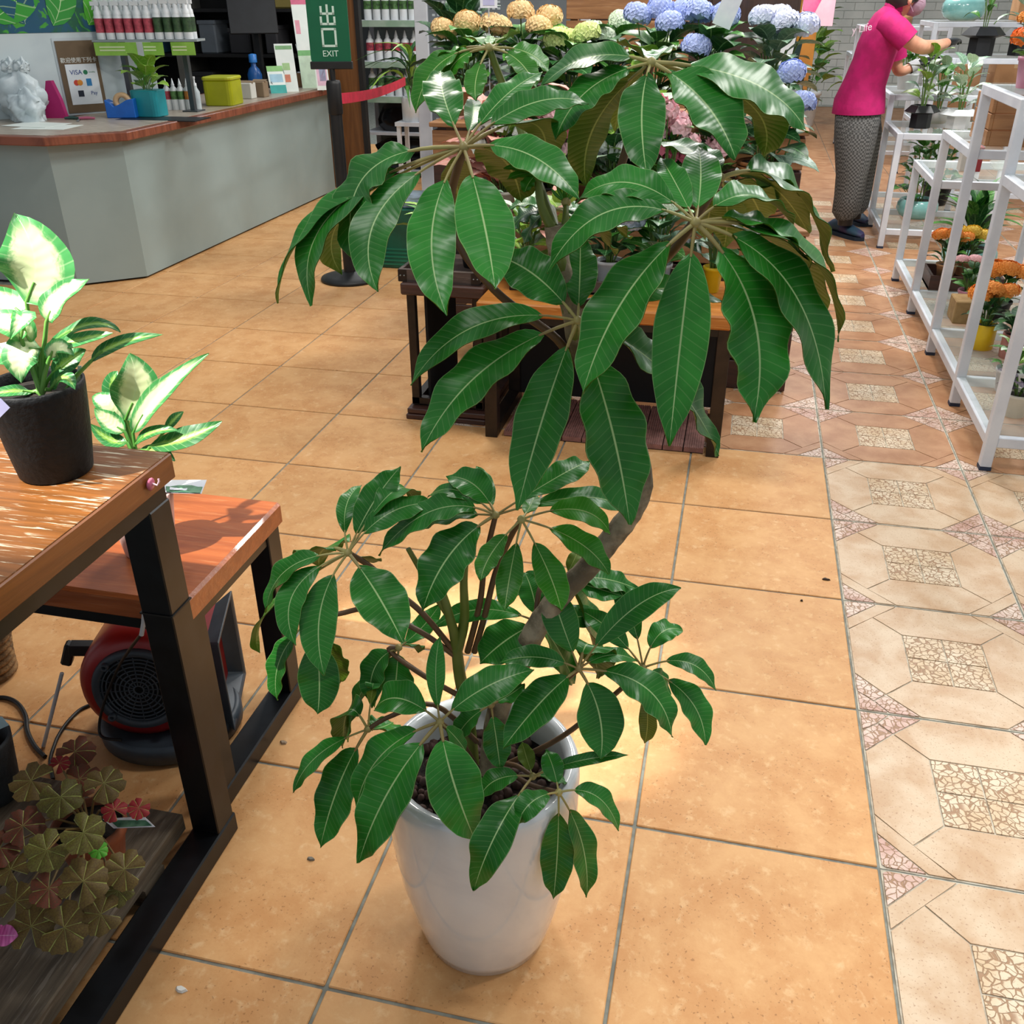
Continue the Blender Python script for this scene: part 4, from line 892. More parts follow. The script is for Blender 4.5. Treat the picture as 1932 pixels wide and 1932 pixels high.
mb.tube([cp(284, 1078), cp(281, 1092), cp(277, 1110), cp(275, 1130), cp(273, 1146)], [.0025, .006, .0085, .0085, .005], 10); obj('plug_body', mb, M('plug_white', '#d8dde0', None, 5, .35), cn)
mb = MB(); mb.tube([cp(273, 1146), cp(271, 1175), cp(267, 1198)], .0042, 8); obj('sleeve', mb, m_wcord, cn)
mb = MB(); mb.tube([cp(284, 1078), cp(283, 1060), cp(270, 1035), cp(262, 1020), cp(268, 1012), cp(278, 1022), cp(284, 1050)], .0014, 6); obj('lead', mb, m_wcord, cn)
mb = MB(); a = onz(82, 1408, 0.002); b = deep(117, 1270, a, .02); mb.tube([a, b], .0042, 8); tag(obj('white_rod', mb, m_wcord), 'thin white plastic rod leaning beside the red blower', 'rod')
def floor_cord(label, px, r):
    Q = [onz(x, y, r) for x, y in px]; out = []
    for i in range(len(Q)-1):
        p0, p1, p2, p3 = Q[max(0, i-1)], Q[i], Q[i+1], Q[min(len(Q)-1, i+2)]
        for k in range(6):
            t = k/6; out.append(.5*((2*p1)+(p2-p0)*t+(2*p0-5*p1+4*p2-p3)*t*t+(3*p1-p0-3*p2+p3)*t**3))
    out.append(Q[-1]); mb = MB(); mb.tube(out, r, 8); tag(obj('power_cord', mb, m_cord), label, 'cord')
floor_cord('black cord curving over the floor left of the red blower', [(170, 1330), (150, 1340), (128, 1362), (112, 1385), (103, 1405), (95, 1435), (100, 1470)], .004)
floor_cord('coil of black cable behind the slate planter', [(-30, 1322), (5, 1316), (32, 1326), (48, 1350), (52, 1380), (66, 1408), (85, 1428)], .005)
# litter
for i, (x, y, s, lab, col) in enumerate(((342, 1867, .012, 'white paint flake near the table rail on the orange tile', '#e6e4dc'), (535, 1402, .012, 'dry curled leaf scrap beside the bench rail', '#a08a72'), (1558, 1094, .012, 'dark twig scrap on the orange tile near the patterned strip', '#3a2a1c'), (1512, 1134, .006, 'tiny dark crumb below the twig scrap', '#2c2018'), (588, 1622, .010, 'thin grey splinter left of the white pot', '#7a7468'))):
    P = onz(x, y, 0); mb = MB(); r_ = random.Random(i); n = 7
    ring = [P+V3((math.cos(k*2*PI/n)*s*r_.uniform(.5, 1.1), math.sin(k*2*PI/n)*s*r_.uniform(.25, .8), .0005)) for k in range(n)]; ring2 = [p+(P-p)*.3+V3((0, 0, .004)) for p in ring]
    mb.loft([ring, ring2], 0, True, False); tag(obj('floor_scrap', mb, M('scrap%d' % i, col, None, 5, .8)), lab, 'scrap')
# ================================================================ EXIT STANCHION
SB = onz(661, 527, 0)
st = thing('exit_stanchion', 'black barrier post carrying a green EXIT sign and a red belt', 'barrier post', SB)
m_matt = M('matt_black', '#141517', '#0e0f10', 20, .5)
mb = MB(); mb.lathe([(.162, 0), (.165, .008), (.160, .018), (.12, .030), (.05, .040), (.034, .046)], 40, SB); obj('base', mb, m_matt, st)
mb = MB(); mb.lathe([(.032, .04), (.032, .90)], 20, SB); obj('pole', mb, m_matt, st)
mb = MB(); mb.lathe([(.036, .87), (.038, .875), (.038, 1.015), (.034, 1.03), (.03, 1.032)], 20, SB); obj('belt_head', mb, m_matt, st)
mb = MB(); mb.lathe([(.014, 1.03), (.014, 1.09)], 12, SB); obj('neck', mb, m_matt, st)
sx, sc_ = R0, SB+UZ*1.0
def SG(u, z, o=0.0): return V3((SB.x, SB.y, 0))+R0*u-FH*o+UZ*z
mb = MB(); mb.box(SG(0, 1.102), (.215, .03, .036), Matrix((R0, FH, UZ)).transposed()); obj('sign_clamp', mb, m_matt, st, .003)
m_sgn = M('exit_green', '#07633f', '#065a39', 4, .3); m_lt_ = M('exit_lettering', '#cfe8da', None, 4, .5)
def rrect(cx, cz, w_, h_, r):
    out = []
    for (sx_, sz_, a0) in ((1, 1, 0), (-1, 1, 90), (-1, -1, 180), (1, -1, 270)):
        for k in range(4): a = math.radians(a0+30*k); out.append((cx+sx_*(w_/2-r)+r*math.cos(a), cz+sz_*(h_/2-r)+r*math.sin(a)))
    return out
SF = frame(SG(0, 0), R0, UZ)   # z axis towards the camera
mb = MB(); mb.prism(rrect(0, 1.285, .205, .345, .018), -.004, .004, 0, SF); obj('sign_panel', mb, m_sgn, st)
def strokes(name, boxes):
    mb = MB()
    for (x0, x1, z0, z1) in boxes: mb.prism([(x0, z0), (x1, z0), (x1, z1), (x0, z1)], .004, .0052, 0, SF)
    return obj(name, mb, m_lt_, st)
w1 = .0105
def glyph_out(cx, z0, W, Hh):
    return [(cx-w1/2, cx+w1/2, z0, z0+Hh), (cx-W*.46, cx-W*.46+w1, z0+Hh*.50, z0+Hh*.92), (cx+W*.46-w1, cx+W*.46, z0+Hh*.50, z0+Hh*.92), (cx-W*.46, cx+W*.46, z0+Hh*.50, z0+Hh*.50+w1),
            (cx-W*.5, cx-W*.5+w1, z0, z0+Hh*.42), (cx+W*.5-w1, cx+W*.5, z0, z0+Hh*.42), (cx-W*.5, cx+W*.5, z0, z0+w1)]
strokes('exit_glyph', glyph_out(0, 1.285, .078, .092))
strokes('mouth_glyph', [(-.038, .038, 1.262, 1.262+w1), (-.038, .038, 1.186, 1.186+w1), (-.038, -.038+w1, 1.186, 1.262+w1), (.038-w1, .038, 1.186, 1.262+w1)])
text('exit_word', 'EXIT', .040, frame(SG(0, 1.155, .0042), R0, UZ), m_lt_, st)
p0 = SG(.036, .945); p1 = ony(765, 153, 5.2); mb = MB(); d = (p1-p0); n_ = 8; pts = []
for i in range(n_+1): f = i/n_; q = p0+d*f-UZ*(.05*math.sin(PI*f)*.4); pts.append([q+UZ*.026, q-UZ*.026, q-UZ*.026+FH*.001, q+UZ*.026+FH*.001])
mb.loft(pts, 0, True, False); obj('belt', mb, M('belt_red', '#c41f3c', '#b01a34', 20, .6), st)

# ================================================================ MIDDLE BENCHES
m_orw = wood_mat('orange_pine', '#b9752c', '#a05f1e', '#d69a52', 0, 5, .4, .4)
m_dkw = wood_mat('dark_stained_wood', '#4a2a20', '#33201a', '#5c4034', 0, 5, .5, .4)
m_trw = wood_mat('grey_brown_wood', '#5f5048', '#463a34', '#7c6c60', 0, 5, .6, .4)
bc = thing('display_bench', 'bench with a bright orange pine top and black steel legs behind the plant', 'bench', (-.78, 1.95, 0))
obj('bench_top', MB().bb(-1.21, -.36, 1.70, 2.14, .458, .505), m_orw, bc, .006)
for x in (-1.19, -.40):
    for y in (1.715, 2.09): obj('leg', MB().bb(x, x+.045, y, y+.045, 0, .458), m_brnst, bc, .002)
for x in (-1.19, -.40): obj('floor_rail', MB().bb(x, x+.045, 1.76, 2.09, 0, .04), m_brnst, bc, .002)
obj('apron', MB().bb(-1.145, -.40, 1.72, 1.75, .43, .458), m_blk, bc)
obj('back_sheet', MB().bb(-1.15, -.40, 2.10, 2.115, .03, .458), M('black_sheet', '#0a0b0c', None, 5, .8), bc)
dk = thing('deck_mat', 'red brown ribbed decking laid under the orange topped bench', 'decking', (-.77, 1.9, 0))
m_dec = M('deck_composite', '#8a6058', '#755048', 40, .8)
for i in range(10):
    x0 = -1.125+i*.072; mb = MB(); mb.bb(x0, x0+.068, 1.735, 2.09, .004, .020)
    for k in range(8): mb.bb(x0+.004+k*.0078, x0+.004+k*.0078+.004, 1.735, 2.09, .020, .0225)
    obj('deck_board', mb, m_dec, dk)
obj('deck_base', MB().bb(-1.12, -.41, 1.74, 2.085, 0, .004), m_blk, dk)
bd = thing('display_bench', 'dark stained bench with thin black legs left of the orange topped bench', 'bench', (-1.36, 2.05, 0))
obj('bench_top', MB().bb(-1.525, -1.215, 1.83, 2.30, .472, .515), m_dkw, bd, .005)
for x in (-1.51, -1.262):
    for y in (1.85, 2.26): obj('leg', MB().bb(x, x+.03, y, y+.03, .045, .472), m_brnst, bd, .002)
obj('low_rail', MB().bb(-1.51, -1.232, 1.85, 1.88, .05, .075), m_brnst, bd)
obj('low_rail', MB().bb(-1.51, -1.48, 1.88, 2.26, .05, .075), m_brnst, bd)
obj('side_sheet', MB().bb(-1.46, -1.45, 1.9, 2.27, .05, .47), M('black_sheet', '#0a0b0c', None, 5, .8), bd)
dk2 = thing('deck_mat', 'dark stacked decking boards under the dark stained bench', 'decking', (-1.36, 2.05, 0))
for k in range(2): obj('deck_board', MB().bb(-1.525+.004*k, -1.215, 1.81+.006*k, 2.31, .0+k*.022, .020+k*.022), m_dkw, dk2, .003)
def tray(label, x0, x1, y0, y1, z, h=.045):
    t = thing('plant_tray', label, 'tray', ((x0+x1)/2, (y0+y1)/2, z))
    obj('tray_side', MB().bb(x0, x1, y0, y0+.014, z, z+h), m_trw, t, .001); obj('tray_side', MB().bb(x0, x1, y1-.014, y1, z, z+h), m_trw, t, .001)
    obj('tray_end', MB().bb(x0, x0+.014, y0+.014, y1-.014, z, z+h), m_trw, t, .001); obj('tray_end', MB().bb(x1-.014, x1, y0+.014, y1-.014, z, z+h), m_trw, t, .001)
    obj('tray_floor', MB().bb(x0, x1, y0, y1, z, z+.008), m_trw, t)
    for x in (x0, x1-.03):
        obj('corner_iron', MB().bb(x-.001, x+.031, y0-.002, y0, z+.002, z+h-.002), m_brnst, t)
        for dx in (.008, .022): obj('rivet', MB().lathe([(0, .003), (.003, .002), (.0035, 0)], 8, (x+dx, y0-.002, z+h/2), Matrix.Rotation(PI/2, 3, 'X')), M('rivet_steel', '#8a8a86', None, 5, .3, .8), t)
    return t
tray('long grey brown wooden tray with riveted corners on the dark bench', -1.535, -1.235, 1.85, 2.27, .515)
tray('wooden tray of flower pots on the orange topped bench', -1.13, -.50, 1.86, 2.11, .505)

# stepped wooden stands behind the benches
m_crt = wood_mat('crate_wood', '#a8794e', '#8a5f3a', '#c49a70', 0, 5, .6, .4)
def stand(label, x0, x1, y0, y1, z, n):
    t = thing('plant_stand', label, 'stand', ((x0+x1)/2, (y0+y1)/2, 0)); h = z/n
    obj('top_board', MB().bb(x0-.01, x1+.01, y0-.01, y1+.01, z-.02, z), m_crt, t, .003)
    for k in range(n):
        obj('front_slat', MB().bb(x0, x1, y0, y0+.015, k*h*.97+.004, (k+1)*h*.97-.006), m_dkw if k < n-1 else m_crt, t, .002)
        obj('side_slat', MB().bb(x1-.015, x1, y0+.02, y1, k*h*.97+.004, (k+1)*h*.97-.006), m_dkw, t, .002)
        obj('side_slat', MB().bb(x0, x0+.015, y0+.02, y1, k*h*.97+.004, (k+1)*h*.97-.006), m_dkw, t, .002)
    for x in (x0+.02, x1-.06): obj('post', MB().bb(x, x+.04, y0+.02, y0+.06, 0, z-.02), m_dkw, t)
    return t
stand('low slatted wooden stand just behind the two benches', -1.42, -.12, 2.40, 2.86, .64, 5)
stand('tall slatted wooden stand carrying the hydrangeas', -1.72, -.14, 2.90, 3.65, .93, 7)
m_cpot = M('cream_pot', '#e2ddcd', '#d4cfbf', 10, .5); m_tpot = M('tan_paper_pot', '#c79a70', '#b5875e', 16, .7); m_yel = M('yellow_tin', '#e6c21e', '#d8b414', 10, .35); m_wpot = M('white_pot', '#e6e9ea', '#d8dcde', 10, .3); m_mpot = M('mauve_pot', '#c98aa0', '#ba7a92', 10, .45); m_kpot = M('black_pot', '#15171b', '#0e1013', 14, .45); m_tl = M('celadon_glaze', '#8fc4bf', '#7ab4b0', 10, .12, coat=.5)
H = me_hyd
def hyd(label, x, y, z, mat, heads, pot=None, leaves=None, n=30, L=.17, group=None):
    return bush('potted_hydrangea', label, 'potted plant', (x, y, z), pot or ('tapered', .075, .12, m_tpot), ('oval', leaves or [m_gl, m_gl, m_gl2], n, L, -.02, .20, .08, .15), [(H, mat, .058, heads)], group)
ZH = .93
hyd('cream yellow hydrangea, leftmost on the tall stand', -1.63, 3.2, ZH, hyd_cream, [(0, 0, .27), (.13, -.05, .26), (-.12, .03, .24)])
hyd('peach cream hydrangea with tall double bloom on the tall stand', -1.38, 3.25, ZH, hyd_cream, [(-.02, 0, .31), (.07, -.04, .25), (-.1, -.08, .25), (.1, .05, .29)])
hyd('lime green hydrangea with small heads on the tall stand', -1.15, 3.12, ZH, hyd_lime, [(-.06, 0, .21), (.07, -.02, .23), (.0, .05, .2)], leaves=[m_gl, m_gl2])
hyd('white green hydrangea between lime and blue ones', -1.03, 3.3, ZH, hyd_white, [(.0, -.05, .21), (.07, .02, .27), (-.06, .0, .23)])
hyd('pale blue hydrangea with lime buds at middle of the tall stand', -.78, 3.1, ZH, hyd_blue, [(-.09, 0, .30), (.05, -.05, .27), (.10, .05, .31), (.0, .03, .32)], leaves=[m_gl2, m_gl3, m_gl])
hyd('periwinkle hydrangea with one low head beside a white label', -.56, 3.05, ZH, hyd_blue, [(-.05, -.10, .19), (.05, .05, .30), (-.06, .06, .31)])
hyd('whitish lilac hydrangea, rightmost on the tall stand', -.30, 3.2, ZH, hyd_lil, [(-.06, 0, .29), (.03, -.03, .27), (.11, 0, .26), (.0, .08, .29)], leaves=[m_gl4, m_gl, m_gl4], L=.15)
lb = thing('plant_label', 'large white label stuck among the blue hydrangeas', 'label', (-.52, 3.0, ZH)); obj('label_sheet', MB().box((-.50, 2.99, 1.36), (.075, .002, .13), Matrix.Rotation(.35, 3, 'Y')), m_card, lb); obj('label_stick', MB().tube([(-.52, 2.995, ZH), (-.51, 2.995, 1.33)], .003, 6), m_wcord, lb)
pc2 = ony(922, 5, 3.1); lb = thing('price_sign', 'white and lilac price sign above the cream hydrangeas', 'sign', pc2); obj('sign_sheet', MB().box(pc2+V3((0, 0, .03)), (.075, .003, .10)), m_card, lb); obj('sign_print', MB().box(pc2+V3((0, -.002, .01)), (.05, .001, .04)), m_lil, lb); obj('sign_stick', MB().tube([pc2-UZ*.40, pc2-UZ*.02], .003, 6), m_wcord, lb)
# bamboo basket plant at the stand's right end
m_bam = M('bamboo_slats', '#a06a3c', '#7d4f2a', 30, .6)
bb_ = bush('potted_hydrangea', 'blue hydrangea with grey green leaves in a bamboo slat basket', 'potted plant', (-.30, 2.62, .64), None, ('oval', [m_gl4, m_gl, m_gl], 26, .15, .20, .42, .09, .1), [(H, hyd_blue, .05, [(.06, .0, .52), (.11, -.03, .42)])], None, 77)
for k in range(12):
    mb = MB(); mb.lathe([(.098, 0), (.104, .002), (.104, .013), (.098, .015)], 22, (0, 0, .004+k*.0175), None, 0, False); obj('bamboo_slat', mb, m_bam, bb_, 0, False)
mb = MB(); mb.lathe([(.098, 0), (.098, .20), (0, .2)], 20); obj('inner_pot', mb, m_kpot, bb_, 0, False)
# pots in the trays and on the low stand
def small(label, x, y, z, pot, leaves, heads, seed, cat='potted plant', name='flowering_plant'): return bush(name, label, cat, (x, y, z), pot, leaves, heads, None, seed)
PL = lambda *m: list(m)
small('small yellow tin pot with white flower at the right of the bench', -.44, 1.99, .505, ('tapered', .034, .088, m_yel), ('oval', PL(m_gl, m_gl4), 20, 0.10, .0, .16, .05, .4), [(me_hyd, hyd_white, .035, [(0, 0, .17)])], 5)
small('white flowering pot behind the umbrella plant trunk', -.63, 1.98, .513, ('tapered', .05, .085, m_wpot), ('oval', PL(m_gl, m_gl2, m_gl4), 22, 0.13, .0, .16, .05, .4), [(me_hyd, hyd_white, .045, [(.02, 0, .20), (-.05, .02, .17)])], 6)
small('lilac white hydrangea pot in the wooden tray', -.80, 1.99, .513, ('tapered', .05, .085, m_wpot), ('oval', PL(m_gl, m_gl2), 22, 0.13, .0, .16, .05, .4), [(me_hyd, hyd_lil, .05, [(.0, 0, .19), (.07, .0, .15)])], 7)
small('pink leaved caladium in the wooden tray', -.97, 1.99, .513, ('tapered', .05, .085, m_cpot), ('heart', PL(m_pkl, m_pkl, m_gl3), 12, .12, .05, .2, .04, .4), [], 8, name='caladium')
small('green white coleus at the left of the wooden tray', -1.09, 1.97, .513, ('tapered', .045, .08, m_cpot), ('oval', PL(m_gl3, m_gl5), 20, 0.12, .0, .16, .05, .4), [(me_fl, fl_wht, .02, [(.0, .0, .15), (.03, .03, .13)])], 9, name='coleus')
small('dark leaved pink cyclamen in the riveted tray', -1.32, 2.08, .523, ('tapered', .05, .085, m_kpot), ('heart', PL(m_gl, m_gl4), 22, 0.13, .0, .16, .05, .4), [(me_fl, fl_pink, .025, [(.03, 0, .18), (-.03, .02, .17), (0, -.04, .16)])], 10)
small('orange budded plant at the left of the riveted tray', -1.45, 1.98, .523, ('tapered', .045, .08, m_tpot), ('lance', PL(m_gl2, m_gl3), 14, .14, .0, .12, .03, .7), [(me_kal, kal_or, .02, [(0, 0, .2), (.03, .02, .17)])], 12)
row = [(-1.36, 'peach caladium at the left end of the low stand', 'heart', (m_pkl, m_pkl), None), (-1.24, 'pink bromeliad second from the left on the low stand', 'lance', (m_pkl, m_gl2), fl_pink), (-1.12, 'dark violet plant on the low stand behind the trunk', 'oval', (m_gl, m_gl), fl_rose), (-1.01, 'pale pink anthurium on the low stand', 'heart', (m_gl2, m_pkl), fl_pink),
       (-.90, 'lime coleus in the middle of the low stand', 'oval', (m_gl3, m_gl5), fl_wht), (-.79, 'violet orchid on the low stand', 'oval', (m_gl5, m_gl2), fl_purp), (-.66, 'white and rose orchid on the low stand', 'strap', (m_gl2, m_gl), fl_rose), (-.50, 'blush pink begonia near the bamboo basket', 'oval', (m_gl, m_gl2), fl_pink)]
for i, (x, lab, k, ms, hm) in enumerate(row):
    hs = [(me_fl, hm, .036, [(random.uniform(-.09, .09), random.uniform(-.09, .03), random.uniform(.12, .34)) for _ in range(10)])] if hm else []
    small(lab, x, 2.62+(.06 if i % 2 else -.05), .64, ('tapered', .06, .10, (m_tpot, m_cpot, m_kpot)[i % 3]), (k, list(ms), 26, .16, .0, .30, .07, .35), hs, 30+i)
more_ = [(-1.30, 'apricot caladium second row of the low stand, left', 'heart', (m_pkl, m_gl3), fl_wht), (-1.07, 'fresh green fern like plant in the second row of the low stand', 'lance', (m_gl2, m_gl3), fl_pink), (-.86, 'white blossom plant in the second row of the low stand', 'oval', (m_gl, m_gl5), fl_wht), (-.66, 'rosy flowered plant in the second row near the bamboo basket', 'oval', (m_gl2, m_gl), fl_pink)]
for i, (x, lab, k, ms, hm) in enumerate(more_):
    hs = [(me_fl, hm, .034, [(random.uniform(-.09, .09), random.uniform(-.06, .04), random.uniform(.16, .34)) for _ in range(9)])]
    small(lab, x, 2.48, .64, ('tapered', .05, .09, (m_cpot, m_tpot)[i % 2]), (k, list(ms), 22, .13, .0, .24, .05, .4), hs, 130+i)
# green soil bag box on the floor beyond the stanchion
gb = thing('green_carton', 'dark green carton with a pale yellow label on the floor behind the barrier post', 'carton', (-2.22, 4.12, 0))
m_grn = M('carton_green', '#0f5c46', '#0b4a38', 8, .35)
obj('box', MB().bb(-2.40, -2.06, 3.95, 4.35, 0, .34), m_grn, gb, .006)
obj('label', MB().bb(-2.20, -2.10, 3.947, 3.95, .16, .26), M('label_yellow', '#c9c06a', None, 6, .6), gb)
for k in range(5): obj('stripe', MB().bb(-2.395, -2.065, 3.948, 3.951, .02+k*.022, .03+k*.022), M('carton_stripe', '#17785c', None, 6, .4), gb)
obj('bag_top', MB().box((-2.23, 4.15, .36), (.3, .34, .05)), M('bag_dark', '#20463c', '#8fa3b8', 9, .3), gb, .012)
# ================================================================ WHITE DISPLAY RACKS
m_wst = M('white_steel', '#d6dbe2', '#c8cdd6', 6, .4); m_gls = glass('shelf_glass', (.62, .72, .68), .16, .06); m_foot = M('rubber_foot', '#23324a', None, 5, .6)
S = .036
def rack(label, x0, x1, ys, tops, zlow=.12, foot=True):
    t = thing('display_rack', label, 'rack', (x0, (ys[0]+ys[-1])/2, 0))
    def bar(n, a0, a1, b0, b1, c0, c1): return obj(n, MB().bb(a0, a1, b0, b1, c0, c1), m_wst, t, .0025)
    for i, y in enumerate(ys):
        z = max([tops[j] for j in (i-1, i) if 0 <= j < len(tops)])
        for x in (x0, x1-S):
            lg = bar('leg', x, x+S, y, y+S, .012, z)
            obj('foot_cap', MB().bb(x-.001, x+S+.001, y-.001, y+S+.001, 0, .012), m_foot, lg)
        bar('cross_rail', x0+S, x1-S, y+.004, y+S-.004, zlow-S, zlow)
    for i, z in enumerate(tops):
        ya, yb = ys[i]+S, ys[i+1]
        for x in (x0, x1-S):
            bar('side_rail', x+.001, x+S-.001, ya, yb, zlow-S, zlow); bar('top_rail', x+.001, x+S-.001, ya, yb, z-S, z)
        for y in (ys[i], ys[i+1]): bar('cross_rail', x0+S, x1-S, y+.004, y+S-.004, z-S, z-.0005)
        obj('glass_shelf', MB().bb(x0+.01, x1-.01, ya-.01, yb+.01, z, z+.006), m_gls, t)
        obj('glass_shelf', MB().bb(x0+.01, x1-.01, ya-.01, yb+.01, zlow, zlow+.005), m_gls, t)
    return t
rack('nearest white steel stepped rack along the aisle', .505, 1.15, [1.81, 2.39, 3.0, 3.63, 4.27], [.86, 1.10, .86, .64])
rack('second white steel rack beside the person', .505, 1.15, [5.07, 5.72, 6.38], [.68, .84])
rack('tall white steel rack the person reaches across', .97, 1.95, [6.50, 7.10], [1.015])
rack('far white rack at the back right with cardboard boxes', .95, 2.4, [7.4, 8.1], [1.22], .5)
rack('narrow white rack left of the person far down the aisle', .55, 1.3, [8.6, 9.3, 10.0], [1.16, .9])
ZL = .125
def kal(label, x, y, z, pot, mat, seed, hs=.06, n=12, L=.09, heads=None): return bush('kalanchoe', label, 'potted plant', (x, y, z), pot, ('oval', [m_gl, m_gl2, m_gl], n, L, .0, .09, .05, .4), [(me_kal, mat, hs, heads or [(0, 0, .15), (.06, .02, .13), (-.05, .03, .14)])], None, seed)
kal('bright orange kalanchoe in a yellow pot on the low glass shelf', .655, 2.76, ZL, ('straight', .050, .105, m_yel), kal_or, 41, .048, heads=[(.0, 0, .15), (.055, .01, .14), (-.045, .0, .13)])
bush('african_violet', 'dark leaved plant in a mauve pot beside the yellow pot', 'potted plant', (.755, 2.66, ZL), ('straight', .05, .10, M('dusty_pink_pot', '#b78078', '#a87068', 10, .5)), ('oval', [m_gl4, m_gl, m_gl], 14, .11, .0, .06, .05, .25), [(me_fl, flower_mat('flower_plum', '#6b2a5a', '#8a3a70'), .02, [(.0, 0, .14), (.04, .02, .12)])], None, 42)
bush('fittonia', 'green and white leafy plant in a white pot with wooden handles', 'potted plant', (.65, 2.25, ZL), ('tapered', .05, .09, m_wpot), ('oval', [m_gl3, m_gl5, m_gl2], 18, .07, .0, .10, .05, .4), (), None, 43)
bush('fittonia', 'dark purple leaved plant in a crinkled cream pot, lowest at right', 'potted plant', (.625, 2.02, ZL), ('tapered', .048, .085, m_cpot), ('oval', [m_gl, leafmat('purple_leaf', '#2a1f34', '#3a2c40', '#6a5a70', 6, 2, .5, .03, .3, None, .1)], 14, .08, .0, .06, .04, .3), (), None, 44)
kal('orange kalanchoe behind the mauve pot on the low shelf', .80, 3.18, ZL, ('tapered', .05, .09, m_kpot), kal_or, 45, .05)
kal('pink kalanchoe half hidden by the second rack leg', .70, 3.35, ZL, ('tapered', .045, .085, m_mpot), fl_pink, 46, .03)
kal('orange and yellow kalanchoes in the dark wooden box', .66, 3.72, ZL+.045, ('tapered', .05, .07, m_tpot), kal_or, 47, .042)
kal('yellow kalanchoe in the dark wooden box', .76, 3.80, ZL+.045, ('tapered', .05, .07, m_tpot), kal_ye, 48, .042)
wb = thing('wooden_box', 'dark wooden box holding kalanchoes on the low glass shelf', 'box', (.72, 3.75, ZL))
obj('board', MB().bb(.58, .92, 3.64, 3.655, ZL, ZL+.07), m_dkw, wb); obj('board', MB().bb(.58, .92, 3.885, 3.90, ZL, ZL+.07), m_dkw, wb); obj('board', MB().bb(.58, .595, 3.655, 3.885, ZL, ZL+.07), m_dkw, wb); obj('board', MB().bb(.905, .92, 3.655, 3.885, ZL, ZL+.07), m_dkw, wb); obj('bottom', MB().bb(.58, .92, 3.64, 3.9, ZL, ZL+.012), m_dkw, wb)
bx = thing('stone_block', 'sandy brown block between the wooden box and yellow pot', 'block', (.70, 3.2, ZL)); obj('block', MB().bb(.60, .70, 3.08, 3.22, ZL, ZL+.10), M('sandstone', '#9a7d50', '#86693e', 20, .8), bx, .004)
bush('glazed_bowl_plant', 'palm in a wide celadon bowl on the near low shelf', 'potted plant', (.84, 4.12, ZL), ('bowl', .14, .12, m_tl), ('lance', [m_gl, m_gl, m_gl2], 26, .22, .0, .16, .06, .8), (), None, 51)
bush('glazed_bowl_plant', 'leafy shrub in a celadon bowl under the second rack', 'potted plant', (.76, 5.45, ZL), ('bowl', .13, .12, m_tl), ('oval', [m_gl2, m_gl, m_gl2], 40, .12, .02, .38, .12, .3), (), None, 52)
bush('leafy_shrub', 'dense green shrub under the second rack near the wall side', 'potted plant', (.95, 5.95, ZL), ('tapered', .1, .14, m_kpot), ('oval', [m_gl, m_gl2], 40, .13, .02, .42, .14, .3), (), None, 53)
# on the tops
cr = thing('wooden_crate', 'slatted pine crate on the rack under the pink pot', 'crate', (.75, 3.2, .87)); z0 = .866
for k in range(3):
    obj('slat', MB().bb(.57, .585, 3.08, 3.40, z0+k*.062, z0+k*.062+.058), m_crt, cr, .002); obj('slat', MB().bb(.585, 1.0, 3.08, 3.095, z0+k*.062, z0+k*.062+.058), m_crt, cr, .002); obj('slat', MB().bb(.585, 1.0, 3.385, 3.40, z0+k*.062, z0+k*.062+.058), m_crt, cr, .002)
obj('bottom', MB().bb(.585, 1.0, 3.095, 3.385, z0, z0+.01), m_crt, cr); obj('rim', MB().bb(.585, 1.0, 3.08, 3.11, z0+.186, z0+.196), m_crt, cr)
kal('orange kalanchoe in a pink pot on the highest near shelf', .60, 2.77, 1.106, ('tapered', .046, .105, m_mpot), kal_or, 61, .04, heads=[(0, 0, .12), (.05, 0, .12), (-.03, .05, .13)])
kal('deep orange kalanchoe left of the pink pot', .70, 3.10, 1.06, ('tapered', .05, .09, M('grey_blue_pot', '#8aa4b4', None, 8, .5)), kal_red, 62, .055, heads=[(0, 0, .14), (.06, 0, .13), (-.055, .02, .12)])
bkx = thing('book_box', 'grey and dark red boxed set upright on the lower glass', 'box', (.76, 4.0, .646)); obj('grey_box', MB().bb(.66, .70, 3.9, 3.98, .646, .76), M('box_grey', '#b4ada4', None, 5, .5), bkx, .002); obj('red_box', MB().bb(.703, .755, 3.9, 3.98, .646, .76), M('box_red', '#8a1c22', None, 5, .5), bkx, .002)
gj = thing('glass_jar', 'round clear glass jar beside the dark red box', 'jar', (.86, 4.0, .646)); obj('jar_wall', MB().lathe([(.03, 0), (.05, .02), (.055, .05), (.045, .08), (.035, .09), (.033, .088), (.042, .078), (.05, .05), (.03, .01)], 20, (.86, 3.98, .646)), glass('jar_glass', (.85, .93, .9), .3), gj)
def fol(label, x, y, z, pot, ms, seed, n=14, L=.12, zz=.22, kind='oval', name='foliage_plant', rad=.06): return bush(name, label, 'potted plant', (x, y, z), pot, (kind, ms, n, L, .02, zz, rad, .5), (), None, seed)
fol('variegated plant in a black angular pot on the second rack', .66, 5.32, .686, ('hex', .085, .13, m_kpot), [m_gl5, m_gl4, m_gl3], 63, 16, .13, .28)
fol('pale leaved plant in a white angular pot on the second rack', .88, 5.34, .686, ('hex', .095, .11, m_wpot), [m_gl5, m_gl5, m_gl4], 64, 16, .12, .26)
fol('silver leaved plant in a white bowl behind the angular pots', .80, 5.60, .686, ('bowl', .09, .09, m_wpot), [m_gl5, m_gl2], 65, 16, .12, .24)
fol('lime plant behind the person on the second rack', .64, 6.05, .846, ('tapered', .07, .10, m_wpot), [m_gl3, m_gl2], 66, 16, .11, .16)
fol('tall green plant in a black angular pot the person is handling', 1.19, 6.72, 1.021, ('hex', .12, .185, m_kpot), [m_gl2, m_gl5, m_gl2], 67, 10, .20, .30, 'lance')
